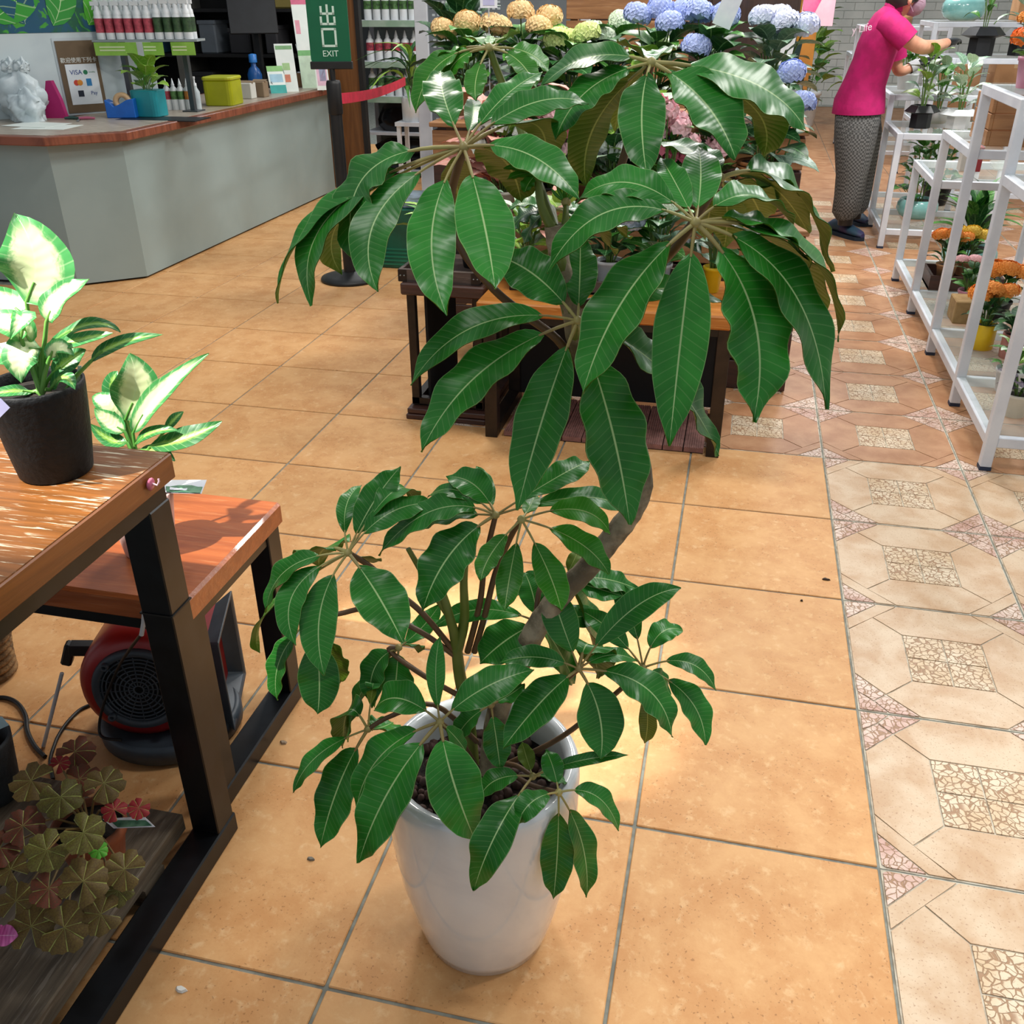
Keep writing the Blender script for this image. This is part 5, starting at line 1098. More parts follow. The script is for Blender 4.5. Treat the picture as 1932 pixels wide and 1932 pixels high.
fol('thin stemmed plant in the right hand black angular pot', 1.47, 6.80, 1.021, ('hex', .11, .175, m_kpot), [m_gl5, m_gl4], 68, 10, .13, .30)
tgx = thing('plant_tag', 'pale mint tag hanging on the right black angular pot', 'tag', (1.4, 6.6, 1.15)); obj('tag_sheet', MB().box((1.40, 6.63, 1.15), (.055, .002, .10), Matrix.Rotation(.25, 3, 'Y')), M('tag_mint', '#b8dcd0', '#e6f2ee', 14, .5), tgx)
for i, (x, y, z, w_, h_, lab) in enumerate(((1.25, 7.75, .505, .32, .40, 'left tall cardboard box on the far rack'), (1.65, 7.7, .505, .30, .42, 'middle cardboard box on the far rack'), (2.1, 7.7, .505, .34, .36, 'right cardboard box on the far rack'), (1.75, 7.75, 1.226, .34, .16, 'flat cardboard box on top of the far rack'))):
    t = thing('cardboard_box', lab, 'box', (x, y, z)); m_cb = M('cardboard', '#b58a62', '#a67a52', 8, .8); obj('carton', MB().bb(x-w_/2, x+w_/2, y-.14, y+.14, z, z+h_), m_cb, t, .003); obj('tape', MB().bb(x-.02, x+.02, y-.142, y+.142, z+h_-.03, z+h_+.001), M('tape_tan', '#c9a67c', None, 5, .4), t)
fol('pale plant on top of the far rack beside the celadon bowl', 1.95, 7.75, 1.226+.16, ('tapered', .07, .09, m_wpot), [m_gl5, m_gl3], 69, 14, .14, .2)
t = thing('glazed_bowl', 'large empty celadon bowl on top of the far rack', 'bowl', (1.2, 7.7, 1.226)); o = obj('bowl', potmesh('bowl', .17, .15, m_tl), None, t, 0, False)
fol('broad green plant on the far rack behind the black pots', 2.2, 7.5, .87, ('tapered', .07, .09, m_wpot), [m_gl2, m_gl3], 70, 14, .16, .22)
for i, (x, y, lab) in enumerate(((.72, 9.4, 'pink flowering trough on the far narrow rack'), (.9, 8.9, 'small succulents in a wooden trough on the far narrow rack'))):
    bush('flower_trough', lab, 'potted plant', (x, y, 1.166 if y < 9.3 else .906), ('straight', .09, .08, m_crt), ('oval', [m_gl2, m_gl], 16, .07, 0, .06, .07, .5), [(me_fl, fl_pink, .03, [(.03, 0, .1), (-.04, 0, .11)])], None, 80+i)
fol('large dark leafy plant beside the far narrow rack', -.08, 10.6, 0, ('tapered', .22, .45, m_wpot), [m_gl, m_gl, m_gl2, m_gl4], 71, 60, .30, .95, 'oval', 'leafy_shrub', .28)
fol('pale green bush on the floor at the end of the aisle', .28, 11.6, 0, ('tapered', .18, .40, m_wpot), [m_gl2, m_gl3], 72, 46, .28, 1.0, 'oval', 'leafy_shrub', .25)
fol('low mixed plant in a grey pot at the aisle end', -.30, 9.7, 0, ('tapered', .17, .42, M('grey_pot', '#a9aaa4', None, 8, .6)), [m_gl, kal_ye and m_gl2], 73, 30, .2, .35, 'oval', 'leafy_shrub', .2)
# ================================================================ PERSON (leaning over the rack, facing right)
PP = V3((.33, 5.42, 0))
ps = thing('person', 'person in a magenta polo shirt and grey check trousers leaning over the white racks', 'person', PP)
m_skin = M('skin', '#d9a184', '#c98d70', 12, .5); m_shirt = M('magenta_cotton', '#c4126c', '#ae0d5e', 14, .8, bump=.3, bscale=22)
def check_mat():
    m, t, b = base('grey_check', .85); tc = t.new('ShaderNodeTexCoord'); ch = t.new('ShaderNodeTexChecker', i_Scale=85.0); t.l.new(tc.outputs['Object'], ch.inputs[0])
    t.put(ch.inputs[1], lin('#6b6b69')); t.put(ch.inputs[2], lin('#3d3d3c')); t.l.new(ch.outputs[0], b.inputs['Base Color']); return m
m_trs = check_mat(); m_glv = M('black_glove', '#15171a', '#0c0d0f', 20, .3); m_hair = M('dark_hair', '#1c1512', '#2a201a', 30, .6); m_mask = M('mauve_mask', '#a98a9a', '#9a7c8c', 10, .7); m_shoe = M('teal_shoe', '#1c3f52', '#3a3560', 12, .6); m_sole = M('shoe_sole', '#14283a', None, 6, .7); m_grey = M('sweatband', '#b9bcbe', None, 6, .7)
def W(x, y, dy=0.0): q = ony(x, y, PP.y+dy); return q
def ell(c, ax1, r1, ax2, r2, n=20): return [c+ax1*(r1*math.cos(2*PI*k/n))+ax2*(r2*math.sin(2*PI*k/n)) for k in range(n)]
X_, Y_ = V3((1, 0, 0)), V3((0, 1, 0))
def limb(rings, n=16):                   # rings: (centre, r_along, r_side); frames follow the path
    out = []; N = len(rings)
    for i, (c, ra, rb) in enumerate(rings):
        t = (rings[min(i+1, N-1)][0]-rings[max(i-1, 0)][0]).normalized(); s = Y_-t*Y_.dot(t); s.normalize(); f = s.cross(t)
        out.append(ell(c, f, ra, s, rb, n))
    return out
# trunk line: hips to neck, leaning forward (+x)
hip = W(1621, 213); waist = W(1636, 150); chest = W(1662, 85); sho = W(1676, 40); neck = W(1697, 8)
mb = MB(); sh_r = [(W(1619, 213), .160, .162), (W(1622, 190), .156, .158), (W(1632, 155), .128, .145), (W(1645, 120), .120, .155), (W(1655, 90), .122, .175), (W(1667, 58), .112, .195), (W(1676, 34), .085, .185), (W(1684, 22), .062, .11), (W(1688, 17), .056, .066), (W(1690, 12), .056, .062)]
mb.loft(limb(sh_r, 24), 0, False)
# sleeves: near arm (towards the camera, -y) and far arm
sl = lambda a, b, c: mb.loft(limb([(a, .07, .075), (b, .072, .072), (c, .068, .066)], 16), 0, False)
nsA, nsB, nsC = W(1672, 42, -.13), W(1692, 56, -.19), W(1713, 78, -.20)
sl(nsA, nsB, nsC)
fsA, fsB, fsC = W(1676, 48, .12), W(1686, 80, .17), W(1690, 112, .18)
sl(fsA, fsB, fsC)
obj('shirt', mb, m_shirt, ps)
mb = MB(); mb.loft(limb([(W(1687, 17), .064, .070), (W(1692, 7), .062, .066)], 18), 0, False); obj('collar', mb, m_shirt, ps)
bp = W(1640, 58, -.0); 
tx = (chest-hip).normalized(); nrm_ = (-X_*.85-Y_*.5).normalized()
tM = frame(W(1645, 54, -.185)+V3((-.055, .0, 0)), (X_*.75-Y_*.55+UZ*.18), UZ*1.0+X_*.3)
text('back_print', 'y Life', .060, tM, M('print_pinkwhite', '#f2d6e4', None, 5, .6), ps)
# trousers: one mesh, two legs
mb = MB()
def leg(top, knee, ank, dy): mb.loft(limb([(W(1619, 196, dy*.4), .115, .08), (W(1618, 222, dy*.7), .136, .085), (W(top[0], top[1], dy), .130, .105), (W(knee[0], knee[1], dy), .098, .095), (W((knee[0]+ank[0])/2, (knee[1]+ank[1])/2, dy), .092, .09), (W(ank[0], ank[1]-12, dy), .088, .085), (W(ank[0], ank[1], dy), .060, .060)], 18), 0, True)
leg((1614, 260), (1607, 330), (1596, 412), -.085); leg((1624, 255), (1622, 325), (1612, 402), .085)
mb.loft(limb([(W(1622, 180), .11, .125), (W(1619, 205), .136, .138), (W(1618, 235), .140, .150), (W(1616, 262), .08, .10)], 20), 0, True)
obj('trousers', mb, m_trs, ps)
# body: arms, neck and head in one skin
def skin_body():
    pts = {}; V_ = []; E_ = []; Rr = []
    def v(p, r): V_.append(p); Rr.append(r); return len(V_)-1
    pel = v(W(1620, 200), .09); sp = v(W(1645, 120), .09); ch = v(W(1668, 60), .085); nk = v(W(1691, 20), .048); E_.extend([(pel, sp), (sp, ch), (ch, nk)])
    h1 = v(W(1704, 14), .060); h2 = v(W(1712, 2), .086); h3 = v(W(1709, -28), .076); E_.extend([(nk, h1), (h1, h2), (h2, h3)])
    a0 = v(W(1672, 44, -.13), .055); a1 = v(W(1690, 58, -.18), .048); a2 = v(W(1716, 78, -.20), .046); el_ = v(W(1737, 90, -.17), .044); f1 = v(W(1765, 88, -.05), .038); wr = v(W(1790, 80, .08), .028)
    E_.extend([(ch, a0), (a0, a1), (a1, a2), (a2, el_), (el_, f1), (f1, wr)])
    b0 = v(W(1676, 50, .12), .052); b1 = v(W(1688, 95, .17), .044); b2 = v(W(1694, 138, .18), .040); b3 = v(W(1712, 131, .20), .034); b4 = v(W(1728, 122, .22), .026)
    E_.extend([(ch, b0), (b0, b1), (b1, b2), (b2, b3), (b3, b4)])
    me = bpy.data.meshes.new('body'); me.from_pydata(V_, E_, []); me.materials.append(m_skin)
    o = bpy.data.objects.new('body', me); C.objects.link(o); o.parent = ps; o.matrix_parent_inverse = ps.matrix_basis.inverted()
    md = o.modifiers.new('skin', 'SKIN'); sl_ = me.skin_vertices[0].data
    for i, r in enumerate(Rr): sl_[i].radius = (r, r)
    sl_[0].use_root = True; md.use_smooth_shade = True; s = o.modifiers.new('sub', 'SUBSURF'); s.levels = 2; s.render_levels = 2
    return o
skin_body()
# face mask, ear loop, hair, face features
hc = W(1712, 4)
mb = MB(); mb.lathe([(.0, .045), (.03, .042), (.055, .02), (.066, -.02), (.06, -.03)], 16, hc+V3((.055, 0, -.02)), V3((1, 0, -.55)).to_track_quat('Z', 'Y').to_matrix(), 0, False, 1.0); obj('face_mask', mb, m_mask, ps)
mb = MB(); mb.tube([hc+V3((.08, -.075, .0)), hc+V3((.03, -.088, .02)), hc+V3((.0, -.086, .0)), hc+V3((.03, -.08, -.05))], .003, 6); obj('ear_loop', mb, m_mask, ps)
mb = MB(); mb.lathe([(.094, -.03), (.104, .02), (.092, .07), (.05, .105), (0, .115)], 20, hc+V3((-.02, 0, .015)), V3((-.35, 0, 1)).to_track_quat('Z', 'Y').to_matrix(), 0, False); obj('hair', mb, m_hair, ps)
for s in (-1, 1):
    mb = MB(); mb.lathe([(0, -.008), (.010, -.003), (.010, .003), (0, .008)], 10, hc+V3((.072, s*.035, .035))); obj('eye', mb, M('eye_dark', '#1a1412', None, 4, .2), ps)
    mb = MB(); mb.lathe([(0, -.02), (.012, -.01), (.014, .01), (0, .022)], 10, hc+V3((.0, s*.092, .005))); obj('ear', mb, m_skin, ps)
# gloved hands: palm, four fingers and a thumb each
def hand(wr, dirv, upv, nm='glove', curl=.5):
    d = dirv.normalized(); u = (upv-d*upv.dot(d)).normalized(); s = d.cross(u); mb = MB()
    pal = [(wr, .030, .026), (wr+d*.03, .042, .024), (wr+d*.07, .046, .022), (wr+d*.095, .040, .018)]
    rg = [ell(c, s, a, u, b, 14) for c, a, b in pal]; mb.loft(rg, 0, True)
    for k, (off, L) in enumerate(((-.032, .060), (-.011, .070), (.011, .066), (.031, .052))):
        b0 = wr+d*.085+s*off; p = [b0, b0+d*L*.45-u*L*.10*curl, b0+d*L*.8-u*L*.40*curl, b0+d*L*.9-u*L*.85*curl]
        mb.tube(p, [.0105, .010, .009, .007], 8)
    b0 = wr+d*.03-s*.036; mb.tube([b0, b0+d*.025-s*.022-u*.01, b0+d*.055-s*.022-u*.03], [.013, .011, .008], 8)
    return obj(nm, mb, m_glv, ps)
wn = W(1786, 82, .07); hand(wn, W(1806, 74, .2)-wn, UZ+Y_*.2)
wf = W(1729, 122, .22); hand(wf, W(1765, 110, .24)-wf, UZ-Y_*.5)
mb = MB(); mb.loft(limb([(W(1716, 129, .20), .036, .036), (W(1731, 121, .22), .034, .034)], 14), 0, False); obj('sweatband', mb, m_grey, ps)
# shoes
def shoe(heel, toe):
    d = (toe-heel); d.z = 0; L = d.length; d.normalize(); s = V3((-d.y, d.x, 0)); mb = MB()
    rg = []
    for f, wd, h in ((0, .030, .05), (.12, .038, .075), (.3, .040, .095), (.5, .044, .075), (.72, .048, .055), (.9, .040, .042), (1.0, .018, .028)):
        c = V3((heel.x, heel.y, 0))+d*L*f; rg.append([c+s*(wd*math.cos(2*PI*k/14))+UZ*(.018+max(0, h*(.5+.5*math.sin(2*PI*k/14)))) for k in range(14)])
    mb.loft(rg, 0, True); o = obj('shoe', mb, m_shoe, ps)
    mb = MB(); pol = [(.0, .034), (.3, .042), (.7, .050), (.92, .042), (1.02, .012)]; P_ = [V3((heel.x, heel.y, 0))+d*L*f+s*w_ for f, w_ in pol]+[V3((heel.x, heel.y, 0))+d*L*f-s*w_ for f, w_ in reversed(pol)]
    mb.prism([(p.x, p.y) for p in P_], .0, .022); obj('sole', mb, m_sole, o)
    mb = MB()
    for k in range(4): c = V3((heel.x, heel.y, .085-.012*k))+d*L*(.36+.09*k); mb.tube([c-s*.03, c+UZ*.006, c+s*.03], .004, 5)
    obj('lace', mb, M('lace_purple', '#5a4a8a', None, 5, .7), o)
shoe(onz(1563, 437, 0), onz(1626, 455, 0)); shoe(onz(1592, 415, 0), onz(1634, 428, 0))
for (xa, ya_, xb, yb_, dy) in ((1594, 424, 1596, 408, -.085), (1610, 412, 1612, 398, .085)):
    mb = MB(); mb.loft(limb([(W(xa, ya_, dy), .046, .046), (W(xb, yb_, dy), .05, .05)], 12), 0, False); obj('sock', mb, m_glv, ps)

# ================================================================ ON THE COUNTER
def cz(x, y): return onz(x, y, ZC)
P = cz(233, 222); td = thing('tape_dispenser', 'blue tape dispenser at the counter front', 'tape dispenser', P); m_blue = M('dispenser_blue', '#1664c0', '#1258ac', 6, .35)
FT = frame(P, R0, UZ); mb = MB(); mb.prism([(-.085, 0), (.085, 0), (.085, .105), (.045, .098), (.0, .075), (-.035, .062), (-.055, .085), (-.085, .10)], -.045, .03, 0, FT); obj('body', mb, m_blue, td, .004)
mb = MB(); mb.lathe([(.025, -.012), (.052, -.012), (.052, .012), (.025, .012), (.025, -.012)], 20, P+R0*.01+UZ*.085+FH*.005, (-FH).to_track_quat('Z', 'Y').to_matrix(), 0, False); obj('tape_roll', mb, M('tape_tan', '#c9a67c'), td)
P = cz(286, 219); tp = bush('potted_plant', 'lime leaved plant in a square teal planter on the counter', 'potted plant', P, None, ('oval', [m_gl3, m_gl2, m_gl3], 16, .15, .14, .24, .05, .5), (), None, 91)
mb = MB(); mb.prism(rrect(0, 0, .17, .14, .03), 0, .145); obj('planter', mb, M('teal_planter', '#1a8f98', '#14808a', 6, .4), tp, .004, False)
P2 = cz(285, 225); t = thing('counter_tray', 'flat black tray under the dispenser and teal planter', 'tray', P2); mb = MB(); mb.prism([(-.20, 0), (.30, 0), (.30, .20), (-.20, .20)], .0005, .006, 0, Matrix.Translation(P2-UZ*.0) @ Matrix.Rotation(yaw*.2, 4, 'Z') @ Matrix.Translation((0, -.05, -.0055))); obj('plate', mb, m_kpot, t)
m_bw = M('bottle_white', '#dfe4e6', None, 5, .35); m_lab = [M('label_pink', '#c04a5a', '#7a2c3a', 30, .5), M('label_green', '#5a8a4a', '#2f4a2a', 30, .5), M('label_orange', '#d08a3a', '#b86a2a', 30, .5)]; m_clr = M('bottle_grey', '#b9c4c6', '#a4b0b4', 8, .3)
def bottle_meshes(lab, r, h, spray):
    q_ = (.16, .50, .56, .62, .66) if spray else (.36, .64, .72, .80, .84)
    mb = MB(); mb.lathe([(r, 0), (r, h*q_[1]), (r*.9, h*q_[2]), (r*.45, h*q_[3]), (r*.42, h*q_[4])], 16); a = mb.mesh('body', [m_bw])
    mb = MB(); mb.lathe([(r*1.01, h*q_[0]), (r*1.01, h*q_[1])], 16, (0, 0, 0), None, 0, False); b = mb.mesh('label', [lab])
    mb = MB()
    if spray: mb.lathe([(r*.9, h*.56), (r*.85, h*.66), (r*.6, h*.70), (r*.6, h*.78), (r*.5, h*.80)], 10); mb.box((-r*.2, 0, h*.85), (r*1.9, r*.9, h*.10)); mb.bar((r*.5, 0, h*.88), (-r*.9, 0, h*.98), r*.8, r*.4); mb.bar((-r*.6, 0, h*.82), (-r*1.0, 0, h*.70), r*.5, r*.2)
    else: mb.lathe([(r*.5, h*.82), (r*.5, h*.85), (r*.42, h*.86), (r*.08, h*1.06), (0, h*1.06)], 12)
    return a, b, mb.mesh('cap', [m_bw])
def bottle(label, P, ms, rz, group=None):
    t = thing('spray_bottle', label, 'bottle', P, rz, group)
    for n, me in zip(('body', 'label', 'cap'), ms): obj(n, me, None, t, 0, False)
    return t
ORD = ['leftmost', 'second from left', 'third from left', 'fourth from left', 'fifth from left', 'sixth from left', 'seventh from left', 'eighth from left', 'second from right', 'rightmost']
# shelf of plant food bottles over the counter
sa, sb_ = V3((-4.19, 4.24, 0)), V3((-3.62, 4.37, 0)); sd_ = (sb_-sa).normalized(); sn = V3((sd_.y, -sd_.x, 0))
shf = thing('bottle_shelf', 'narrow shelf of plant spray bottles standing over the counter on two posts', 'shelf', (sa+sb_)/2+UZ*ZC)
mid_ = (sa+sb_)/2; RS = Matrix((sd_, -sn, UZ)).transposed()
obj('shelf_board', MB().box(mid_+UZ*1.188, (.62, .17, .012), RS), M('grey_board', '#8f9a9c', None, 5, .5), shf)
for f in (.18, .82):
    q = sa+sd_*(.585*f)-sn*.05; obj('post', MB().bb(q.x-.015, q.x+.015, q.y-.015, q.y+.015, ZC, 1.182), M('steel_post', '#5a6064', None, 5, .3, .6), shf); obj('post_foot', MB().bb(q.x-.05, q.x+.05, q.y-.05, q.y+.05, ZC, ZC+.008), M('steel_post'  , '#5a6064'), shf)
m_plab = M('price_green', '#8fbf4a', '#7dae3c', 10, .5); m_pwt = M('price_print', '#dbe8b4', None, 6, .5)
for (f, w_, nm) in ((.20, .25, 'price_strip'), (.58, .12, 'price_strip'), (.88, .14, 'price_strip')):
    q = sa+sd_*(.585*f)+sn*.088; o = obj(nm, MB().box(q+UZ*1.145, (w_, .003, .07), RS), m_plab, shf)
    obj('strip_print', MB().box(q+UZ*1.155+sn*.002-sd_*.02, (w_*.6, .001, .008), RS), m_pwt, o); obj('strip_print', MB().box(q+UZ*1.138+sn*.002-sd_*.02, (w_*.6, .001, .008), RS), m_pwt, o)
ms1 = bottle_meshes(m_lab[0], .026, .22, True); ms2 = bottle_meshes(M('label_dark_green', '#3a5a34', '#1f3420', 30, .5), .026, .23, True)
az = math.atan2(sd_.y, sd_.x)
for rw in range(2):
    for i in range(10):
        q = sa+sd_*(.03+i*.0575)+sn*(.045-rw*.075)
        pk = i < 6
        bottle('%s labelled spray bottle, %s of the %s row on the counter shelf' % ('pink' if pk else 'dark green', ORD[i], ('front', 'back')[rw]), (q.x, q.y, 1.1945), ms1 if pk else ms2, az, ('pink bottles ' if pk else 'green bottles ')+('front row', 'back row')[rw])
mss = [bottle_meshes(m_lab[k], .022, .17, False) for k in (0, 1, 1, 2)]
for i, (x, lab) in enumerate(((320, 'pink and orange labelled squeeze bottle beside the teal planter'), (333, 'green labelled squeeze bottle, second from the teal planter'), (346, 'green labelled squeeze bottle, third from the teal planter'), (359, 'orange labelled squeeze bottle, fourth from the teal planter'))):
    bottle(lab, cz(x, 207), mss[i], .2*i)
P = cz(374, 206); pb2 = thing('pump_bottle', 'clear hand sanitiser pump bottle on the counter', 'bottle', P); obj('body', MB().lathe([(.024, 0), (.025, .10), (.012, .125), (.012, .135)], 14, P), m_clr, pb2); mb = MB(); mb.lathe([(.012, .132), (.012, .15), (.005, .152), (.005, .18)], 10, P); mb.box(P+V3((-.012, -.01, .183)), (.045, .014, .012)); obj('pump', mb, m_bw, pb2)
P = cz(415, 200); yb = thing('storage_box', 'bright lime plastic storage box on the counter', 'box', P); FB_ = Matrix.Translation(P+UZ*.0) @ Matrix.Rotation(.12, 4, 'Z'); mb = MB(); mb.prism(rrect(0, .09, .19, .22, .03), 0, .15, 0, FB_); obj('tub', mb, M('lime_plastic', '#a8ae0c', '#9aa00a', 6, .4), yb, .006)
mb = MB(); mb.prism(rrect(0, .09, .20, .23, .035), .15, .172, 0, FB_); obj('lid', mb, M('lime_lid', '#b4ba1c', None, 6, .4), yb, .006)
for x, y, lab, c_ in ((463, 187, 'small white card box behind the lime box', '#d6d6cc'), (487, 184, 'small tan box beside the white card box', '#8f7a60')):
    P = cz(x, y); t = thing('small_box', lab, 'box', P); obj('carton', MB().box(P+V3((0, .05, .05)), (.09, .08, .10)), M('smallbox'+c_[1:], c_, None, 6, .7), t, .004); obj('flap', MB().box(P+V3((0, .05, .105)), (.10, .03, .006), Matrix.Rotation(.4, 3, 'X')), M('flapbrown', '#8f7a60', None, 6, .7), t)
P = cz(478, 170); t = thing('blue_bottle', 'bright blue spray bottle behind the leaflets on the counter', 'bottle', P); mb = MB(); mb.lathe([(.05, 0), (.055, .10), (.04, .14), (.02, .16), (.02, .19)], 18, P+FH*.1); obj('body', mb, M('bottle_blue', '#1d5fa8', '#174e8e', 6, .3), t); mb = MB(); mb.lathe([(.03, .185), (.03, .24), (.01, .245)], 12, P+FH*.1); obj('cap', mb, M('cap_blue', '#2f7fd0', None, 6, .35), t)
def leaflet(label, x0, y0, x1, y1, wpx, z0, lean, cols, nm='leaflet_stand'):
    P = cz((x0), (y0)); Q = deep(x1, y1, P, lean); t = thing(nm, label, 'leaflet', P); ex = (R0*.93+FH*.36).normalized(); w_ = wpx*mpp(P)
    up = (Q-P); L = up.length; F_ = frame(P, ex, up); mb = MB(); mb.prism([(-w_/2, 0), (w_/2, 0), (w_/2, L), (-w_/2, L)], -.002, .0, 0, F_); obj('sheet', mb, m_pap, t)
    for (a, b, c_, d_, col) in cols: mb = MB(); mb.prism([(w_*(a-.5), L*b), (w_*(c_-.5), L*b), (w_*(c_-.5), L*d_), (w_*(a-.5), L*d_)], .0, .0006, 0, F_); obj('print', mb, M('ink'+col[1:], col, None, 20, .6), t)
    mb = MB(); mb.bar(P+up*.5-F_.col[2].xyz*.004, P-F_.col[2].xyz*.07+UZ*.001, w_*.3, .003); obj('back_strut', mb, m_clr, t)
    return t
m_pap = M('leaflet_paper', '#e9efe9', '#dfe8e2', 8, .5)
leaflet('small teal and green leaflet leaning at the front of the leaflets', 527, 176, 495, 130, 30, 0, .06, [(0, 0, 1, .3, '#3aa8a0'), (0, .8, 1, 1, '#8fc47a'), (.1, .4, .9, .7, '#a8cfe0')])
leaflet('white leaflet with a green bar and orange picture', 547, 173, 515, 85, 34, 0, .06, [(.05, .88, .95, .96, '#7fae7a'), (.35, .2, .65, .36, '#d9866a'), (.3, .45, .7, .6, '#a8cc90')])
leaflet('tall narrow price list with pink head and green half', 585, 166, 530, -2, 28, 0, .10, [(0, .92, 1, 1, '#d66a8a'), (0, .0, 1, .36, '#cfe6cc'), (0, .36, 1, .42, '#7fbf7a'), (.1, .6, .4, .75, '#e8a0b0')])
leaflet('orange sheet between the tall price list and the sign', 606, 158, 566, 22, 26, 0, .10, [(0, .35, 1, 1, '#d9a45c')])
leaflet('pastel pink and blue price sheet hanging over the counter end', 611, 170, 592, 85, 24, 0, .05, [(.1, .1, .9, .5, '#e6c0d4'), (.3, .2, .8, .6, '#b8c8e8')])
P = cz(566, 165); t = thing('card_holder', 'small brown kraft card holder beside the leaflets', 'holder', P); obj('holder', MB().box(P+V3((0, .04, .05)), (.055, .04, .10)), M('kraft', '#9a7a58', '#8a6a4a', 8, .8), t, .002); obj('cards', MB().box(P+V3((0, .04, .103)), (.045, .025, .012)), m_card, t)
P = cz(150, 226); t = thing('pruning_shears', 'pink and dark green handled pruning shears on the counter', 'shears', P); mb = MB(); mb.tube([P+R0*.0+UZ*.008, P+R0*.05+UZ*.01, P+R0*.09+UZ*.008], [.008, .009, .006], 8); obj('pink_handle', mb, m_pink, t); mb = MB(); mb.tube([P+UZ*.008, P-R0*.05+FH*.02+UZ*.01, P-R0*.09+FH*.01+UZ*.008], [.008, .010, .006], 8); obj('green_handle', mb, M('handle_green', '#2a4a44', None, 5, .4), t); mb = MB(); mb.bar(P+UZ*.005, P+R0*.03-FH*.10+UZ*.003, .014, .003); obj('steel_jaw', mb, M('steel', '#9aa0a4', None, 5, .25, .9), t)
P = cz(52, 228); t = thing('carrier_bags', 'white plastic carrier bags bunched at the left of the counter', 'bag', P)
from mathutils import noise
m_pw = M('plastic_white', '#cfdadd', '#bccacf', 10, .4)
def crumple(c, rx_, ry_, h, seed):
    mb = MB(); rg = []
    for k in range(15):
        f = k/14; rad = (.82+.3*math.sin(PI*min(1, f*1.15))) if f < .8 else .82*(1-(f-.8)*3.4)
        ring = []
        for a in range(30):
            an = 2*PI*a/30; p = V3((math.cos(an)*rad, math.sin(an)*rad, f*1.6)); d = 1+.5*(noise.noise(p*2.1+V3((seed, 0, 0))))+.22*noise.noise(p*6+V3((0, seed, 0)))
            ring.append(c+R0*(p.x*rx_*d)+FH*(p.y*ry_*d)+UZ*max(.001, f*h+(.03*noise.noise(p*3) if k else 0)))
        rg.append(ring)
    mb.loft(rg, 0, True); return mb
obj('bag', crumple(P+FH*.04-R0*.02, .11, .07, .27, 1.7), m_pw, t); obj('bag', crumple(P-FH*.06+R0*.04, .08, .05, .17, 5.2), m_pw, t)
for dx in (-.05, .02): obj('knot', crumple(P+FH*.04+R0*dx+UZ*.25, .035, .03, .07, 8+dx), m_pw, t)
P = cz(102, 224); t = thing('magenta_bag', 'magenta bag hanging beside the white carrier bags', 'bag', P); mb = MB(); Pm = P+FH*.05; mb.loft([[Pm+R0*(a*.05)+FH*(b*.02)+UZ*z*1.0 for a, b in ((-1*s_, -1), (1*s_, -1), (1*s_, 1), (-1*s_, 1))] for z, s_ in ((0, 1.2), (.10, .9), (.2, .3))], 0, True, False); obj('cloth', mb, M('magenta_bagcloth', '#b01a6a', None, 6, .6), t)
P = cz(8, 222); t = thing('cash_tray', 'white box with a black top at the far left of the counter', 'box', P); obj('box', MB().box(P+FH*.05+UZ*.045, (.28, .2, .09), Matrix.Rotation(yaw, 3, 'Z')), m_bw, t, .005); obj('black_top', MB().box(P+FH*.05+UZ*.105, (.24, .18, .03), Matrix.Rotation(yaw, 3, 'Z')), m_kpot, t, .008)
t = thing('paper_sheets', 'loose white papers lying on the counter before the shears', 'papers', cz(90, 240)); obj('sheet', MB().box(cz(90, 240)+UZ*.001, (.30, .21, .001), Matrix.Rotation(.1, 3, 'Z')), m_pap, t); obj('sheet', MB().box(cz(70, 236)+UZ*.0025, (.30, .21, .001), Matrix.Rotation(-.1, 3, 'Z')), m_pap, t)

# ================================================================ BEHIND THE COUNTER AND AT THE BACK
m_dsh = M('dark_shelving', '#1d1c1c', '#121214', 4, .6)
ds = thing('back_shelving', 'dark shelving unit in the shadow behind the counter', 'shelving', (-5.3, 7.2, 0))
obj('back_sheet', MB().bb(-6.05, -3.8, 7.45, 7.47, 0, 2.2), m_dsh, ds)
for x in (-6.05, -5.35, -4.6, -3.85): obj('upright', MB().bb(x, x+.05, 7.0, 7.45, 0, 2.2), m_dsh if x > -4.7 or x < -5.4 else M('grey_upright', '#6f6d66', None, 5, .6), ds)
for z in (.5, .95, 1.3, 1.7): obj('shelf', MB().bb(-6.0, -3.85, 7.02, 7.45, z, z+.025), m_dsh, ds)
for i, (x, z, w_, h_, c_, lab) in enumerate(((-5.05, .975, .16, .26, '#6a727a', 'grey paper pad on the dark shelving'), (-4.75, .975, .2, .2, '#2a2a2e', 'black box on the dark shelving'), (-4.45, .975, .12, .22, '#3a3a3e', 'dark bottle box on the dark shelving'), (-5.6, .975, .2, .24, '#2f5a70', 'blue cloth bundle on the dark shelving'), (-5.2, .525, .3, .3, '#2c2c2e', 'dark carton on the lower dark shelf'), (-4.5, .525, .4, .25, '#5f5c50', 'olive carton on the lower dark shelf'), (-4.3, 1.325, .25, .2, '#9a8a4a', 'mustard box on the upper dark shelf'))):
    t = thing('stored_box', lab, 'box', (x, 7.2, z)); obj('box', MB().bb(x-w_/2, x+w_/2, 7.05, 7.3, z, z+h_), M('stored'+c_[1:], c_, None, 8, .7), t, .012); obj('lid', MB().bb(x-w_/2-.004, x+w_/2+.004, 7.046, 7.304, z+h_-.03, z+h_+.002), M('stored'+c_[1:], c_), t, .003)
